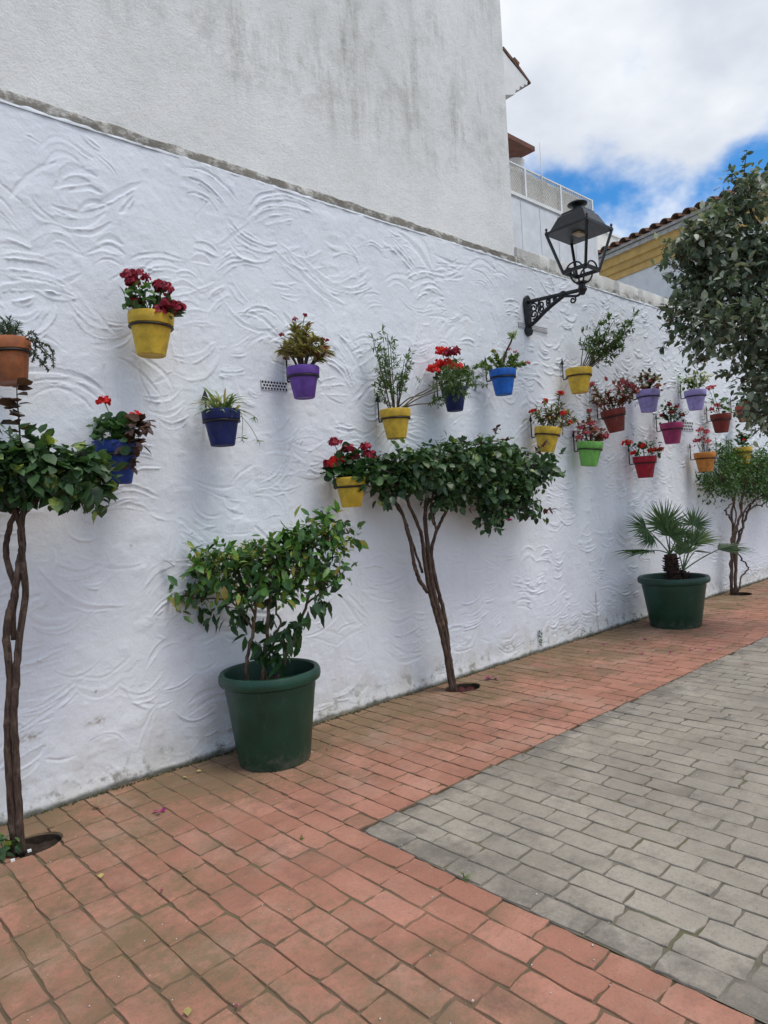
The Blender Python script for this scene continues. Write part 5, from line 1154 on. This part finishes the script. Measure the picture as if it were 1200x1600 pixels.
zb0 = zend + .165; bs = .115; ts = .205; zt0 = zb0 + .345
# the lantern is set square to the wall
mb = MB()
for q in range(4):
    an = math.pi/4 + q*math.pi/2; d_ = np.array([math.cos(an), math.sin(an), 0])
    mb.tube(smooth_path([c0 + [0, 0, .06], c0 + d_*.06 + [0, 0, .07], c0 + d_*.095 + [0, 0, .12], c0 + d_*.09 + [0, 0, zb0 - zend]], 5), .0085, 6)
obj('cradle', mb, 'lamp_iron', lamp)
mb = MB(); crn = [np.array([lx + sx*bs, ey + sy*bs, zb0]) for sx, sy in ((-1, -1), (1, -1), (1, 1), (-1, 1))]; crt = [np.array([lx + sx*ts, ey + sy*ts, zt0]) for sx, sy in ((-1, -1), (1, -1), (1, 1), (-1, 1))]
for i in range(4): mb.bar(crn[i], crn[(i+1) % 4], .018, .032)
for i in range(4):
    md = (crn[i] + crn[(i+1) % 4])/2; dd_ = unit(crn[(i+1) % 4] - crn[i]); mb.tube(np.array([md + dd_*math.cos(q)*.075 + ZZ*(math.sin(q)*.05 + .01) for q in np.linspace(0, math.pi, 10)]), .008, 5)
obj('lower_frame', mb, 'lamp_iron', lamp, smooth=False)
for i in range(4): mb = MB(); mb.bar(crn[i], crt[i], .022, .022, up=(1, 1, 0)); obj('corner_bar', mb, 'lamp_iron', lamp, smooth=False)
mb = MB()
lev = [(ts + .012, 0), (ts + .012, .022), (ts - .02, .03), (ts*.62, .15), (ts*.52, .17), (ts*.50, .185), (ts*.20, .215)]
V = [(lx + sx*s_, ey + sy*s_, zt0 + z_) for s_, z_ in lev for sx, sy in ((-1, -1), (1, -1), (1, 1), (-1, 1))]
mb.add(V, [(3, 2, 1, 0)] + [(4*k+i, 4*k+(i+1) % 4, 4*k+4+(i+1) % 4, 4*k+4+i) for k in range(len(lev)-1) for i in range(4)] + [tuple(4*(len(lev)-1)+i for i in range(4))])
hood = obj('hood', mb, 'lamp_iron', lamp, smooth=False)
mb = MB(); mb.lathe([(.0, .20), (.045, .20), (.04, .235), (.045, .24), (.085, .25), (.09, .26), (.078, .27), (.035, .282), (.02, .296), (.0, .298)], 20, (lx, ey, zt0)); obj('chimney_cap', mb, 'lamp_iron', hood, auto=40)
for c_ in crt: mb = MB(); mb.lathe([(.0, .0), (.012, .005), (.006, .02), (.014, .03), (.0, .05)], 8, c_ + [0, 0, .018]); obj('finial', mb, 'lamp_iron', hood)
mb = MB(); mb.box((lx - .055, ey - .035, zt0 - .018), (lx + .055, ey + .035, zt0 - .002)); obj('lamp_unit', mb, 'lens', lamp, smooth=False)

# ------------------------------------------------------------------ small things on the ground and the wall
rs = np.random.RandomState(77)
def petal_thing(px, py, label, sz=.03, mat='petal_fallen', name='fallen_petal', cat='petal', grp=None, n=3):
    q = atg(px, py, .003); o = thing(name, q, label, cat, grp); mb = MB()
    mb.leaves('petal', q + rs.normal(0, sz*.25, (n, 3))*[1, 1, .1] + [0, 0, .006], np.column_stack([rs.normal(0, 1, (n, 2)), rs.uniform(.05, .4, n)]), rs.normal(0, .35, (n, 3)) + ZZ, sz, .5, 1.1); obj('petal', mb, mat, o); return o
petal_thing(249, 1269, 'single magenta flower fallen on the red bricks left of the green tub', .032)
petal_thing(768, 1061, 'magenta flower fallen on the bricks right of the middle vine foot', .05, n=5)
petal_thing(776, 1062, 'small magenta petal beside the fallen flower by the middle vine', .03)
for px, py in ((970, 1015), (985, 1005), (1008, 1000), (1046, 1022), (1080, 1018), (1110, 1017), (945, 1008), (918, 1020), (1166, 1038), (1002, 1022)): petal_thing(px, py, 'tiny dark magenta petal scattered on the bricks before the palm tub', .028, grp='petals before the palm tub', n=2)
for px, py in ((252, 1394), (372, 1578), (513, 1172)): petal_thing(px, py, 'tiny red-brown petal lying alone on the red bricks', .014, grp='lone petals on the bricks', n=2)
o = petal_thing(140, 1263, 'curled yellow leaf on the bricks near the left wall foot', .055, 'lead_leaf', 'fallen_leaf', 'leaf', n=1)
for px, py in ((315, 1206), (290, 1214), (166, 1374), (298, 1590)): petal_thing(px, py, 'small dry leaf scrap on the red bricks', .03, 'lead_leaf', 'fallen_leaf', 'leaf', 'dry leaf scraps', n=1)
mb = MB()
for _ in range(150):
    px, py = rs.uniform(0, 1200), rs.uniform(1000, 1600); q = atg(px, py, .0)
    if q[1] > -.05: continue
    s_ = rs.uniform(.0015, .0042)*(1 if rs.uniform() < .93 else 1.8); V = q + np.array([(1, 0, 0), (0, 1, 0), (-1, 0, 0), (0, -1, 0), (0, 0, 1), (0, 0, -.6)])*s_*rs.uniform(.6, 1.3, (6, 1)) + [0, 0, .002]
    mb.add(V, [(0, 1, 4), (1, 2, 4), (2, 3, 4), (3, 0, 4), (1, 0, 5), (2, 1, 5), (3, 2, 5), (0, 3, 5)])
tag(obj('grit', mb, 'pebble'), 'tiny pale grit scattered over the paving', 'grit', kind='stuff')
for px, py in ((46, 1331), (20, 1346)):
    q = atg(px, py, 0); t_ = thing('paper_scrap', q, 'white paper scrap at the foot of the left vine', 'paper', 'paper scraps by the left vine'); mb = MB(); mb.box(q + [-.008, -.006, .001], q + [.008, .006, .010]); obj('scrap', mb, 'tag_white', t_, smooth=False)
def weed(px, py, y, label, hpx, n, mat='leaf_jasmine', kind='small', sz=.025, wall_=True):
    q = at(px, py, y) if wall_ else atg(px, py); k = depth(q)/F; e = thing('weed', q, label, 'weed'); P = curve(q, q + np.array([.01, -.01, hpx*k]), (0, -.01, 0), 5); mb = MB(); mb.tube(P, .0015, 4); obj('stem', mb, 'stem_green', e); mb = MB(); along(mb, P, n, sz, kind, .4, .2, .1); obj('leaves', mb, mat, e)
weed(846, 1012, -.03, 'thin weed growing at the wall foot right of the middle vine', 30, 12, sz=.05)
weed(722, 1376, 0, 'small grass tuft at the corner edge of the grey paving', 6, 22, 'leaf_bright', 'needle', .035, False)
weed(468, 1311, 0, 'tiny green sprout between red bricks below the large tub', 3, 10, 'leaf_bright', 'small', .018, False)
# moss and crumbs gathered in the angle between wall and paving
mb = MB()
for _ in range(2600):
    x = rs.uniform(.3, 12); 
    if rs.uniform() > .35 + .65*(vnoise(np.array([x]), np.array([0.]), .5, 90)[0] > -.1): continue
    q = np.array([x, -.022 - abs(rs.normal(0, .012)), .0]); s_ = rs.uniform(.003, .010); V = q + np.array([(1, 0, 0), (0, 1, 0), (-1, 0, 0), (0, -1, 0), (0, 0, 1.0)])*s_*rs.uniform(.6, 1.4, (5, 1)); mb.add(V, [(0, 1, 4), (1, 2, 4), (2, 3, 4), (3, 0, 4)], rs.uniform(.05, .9))
leafmat('moss', [(0, (.035, .028, .018)), (.6, (.055, .06, .022)), (1, (.10, .095, .05))], .9, .0, .2)
tag(obj('moss', mb, 'moss'), 'dark moss and crumbs in the angle of wall and paving', 'moss', kind='stuff')
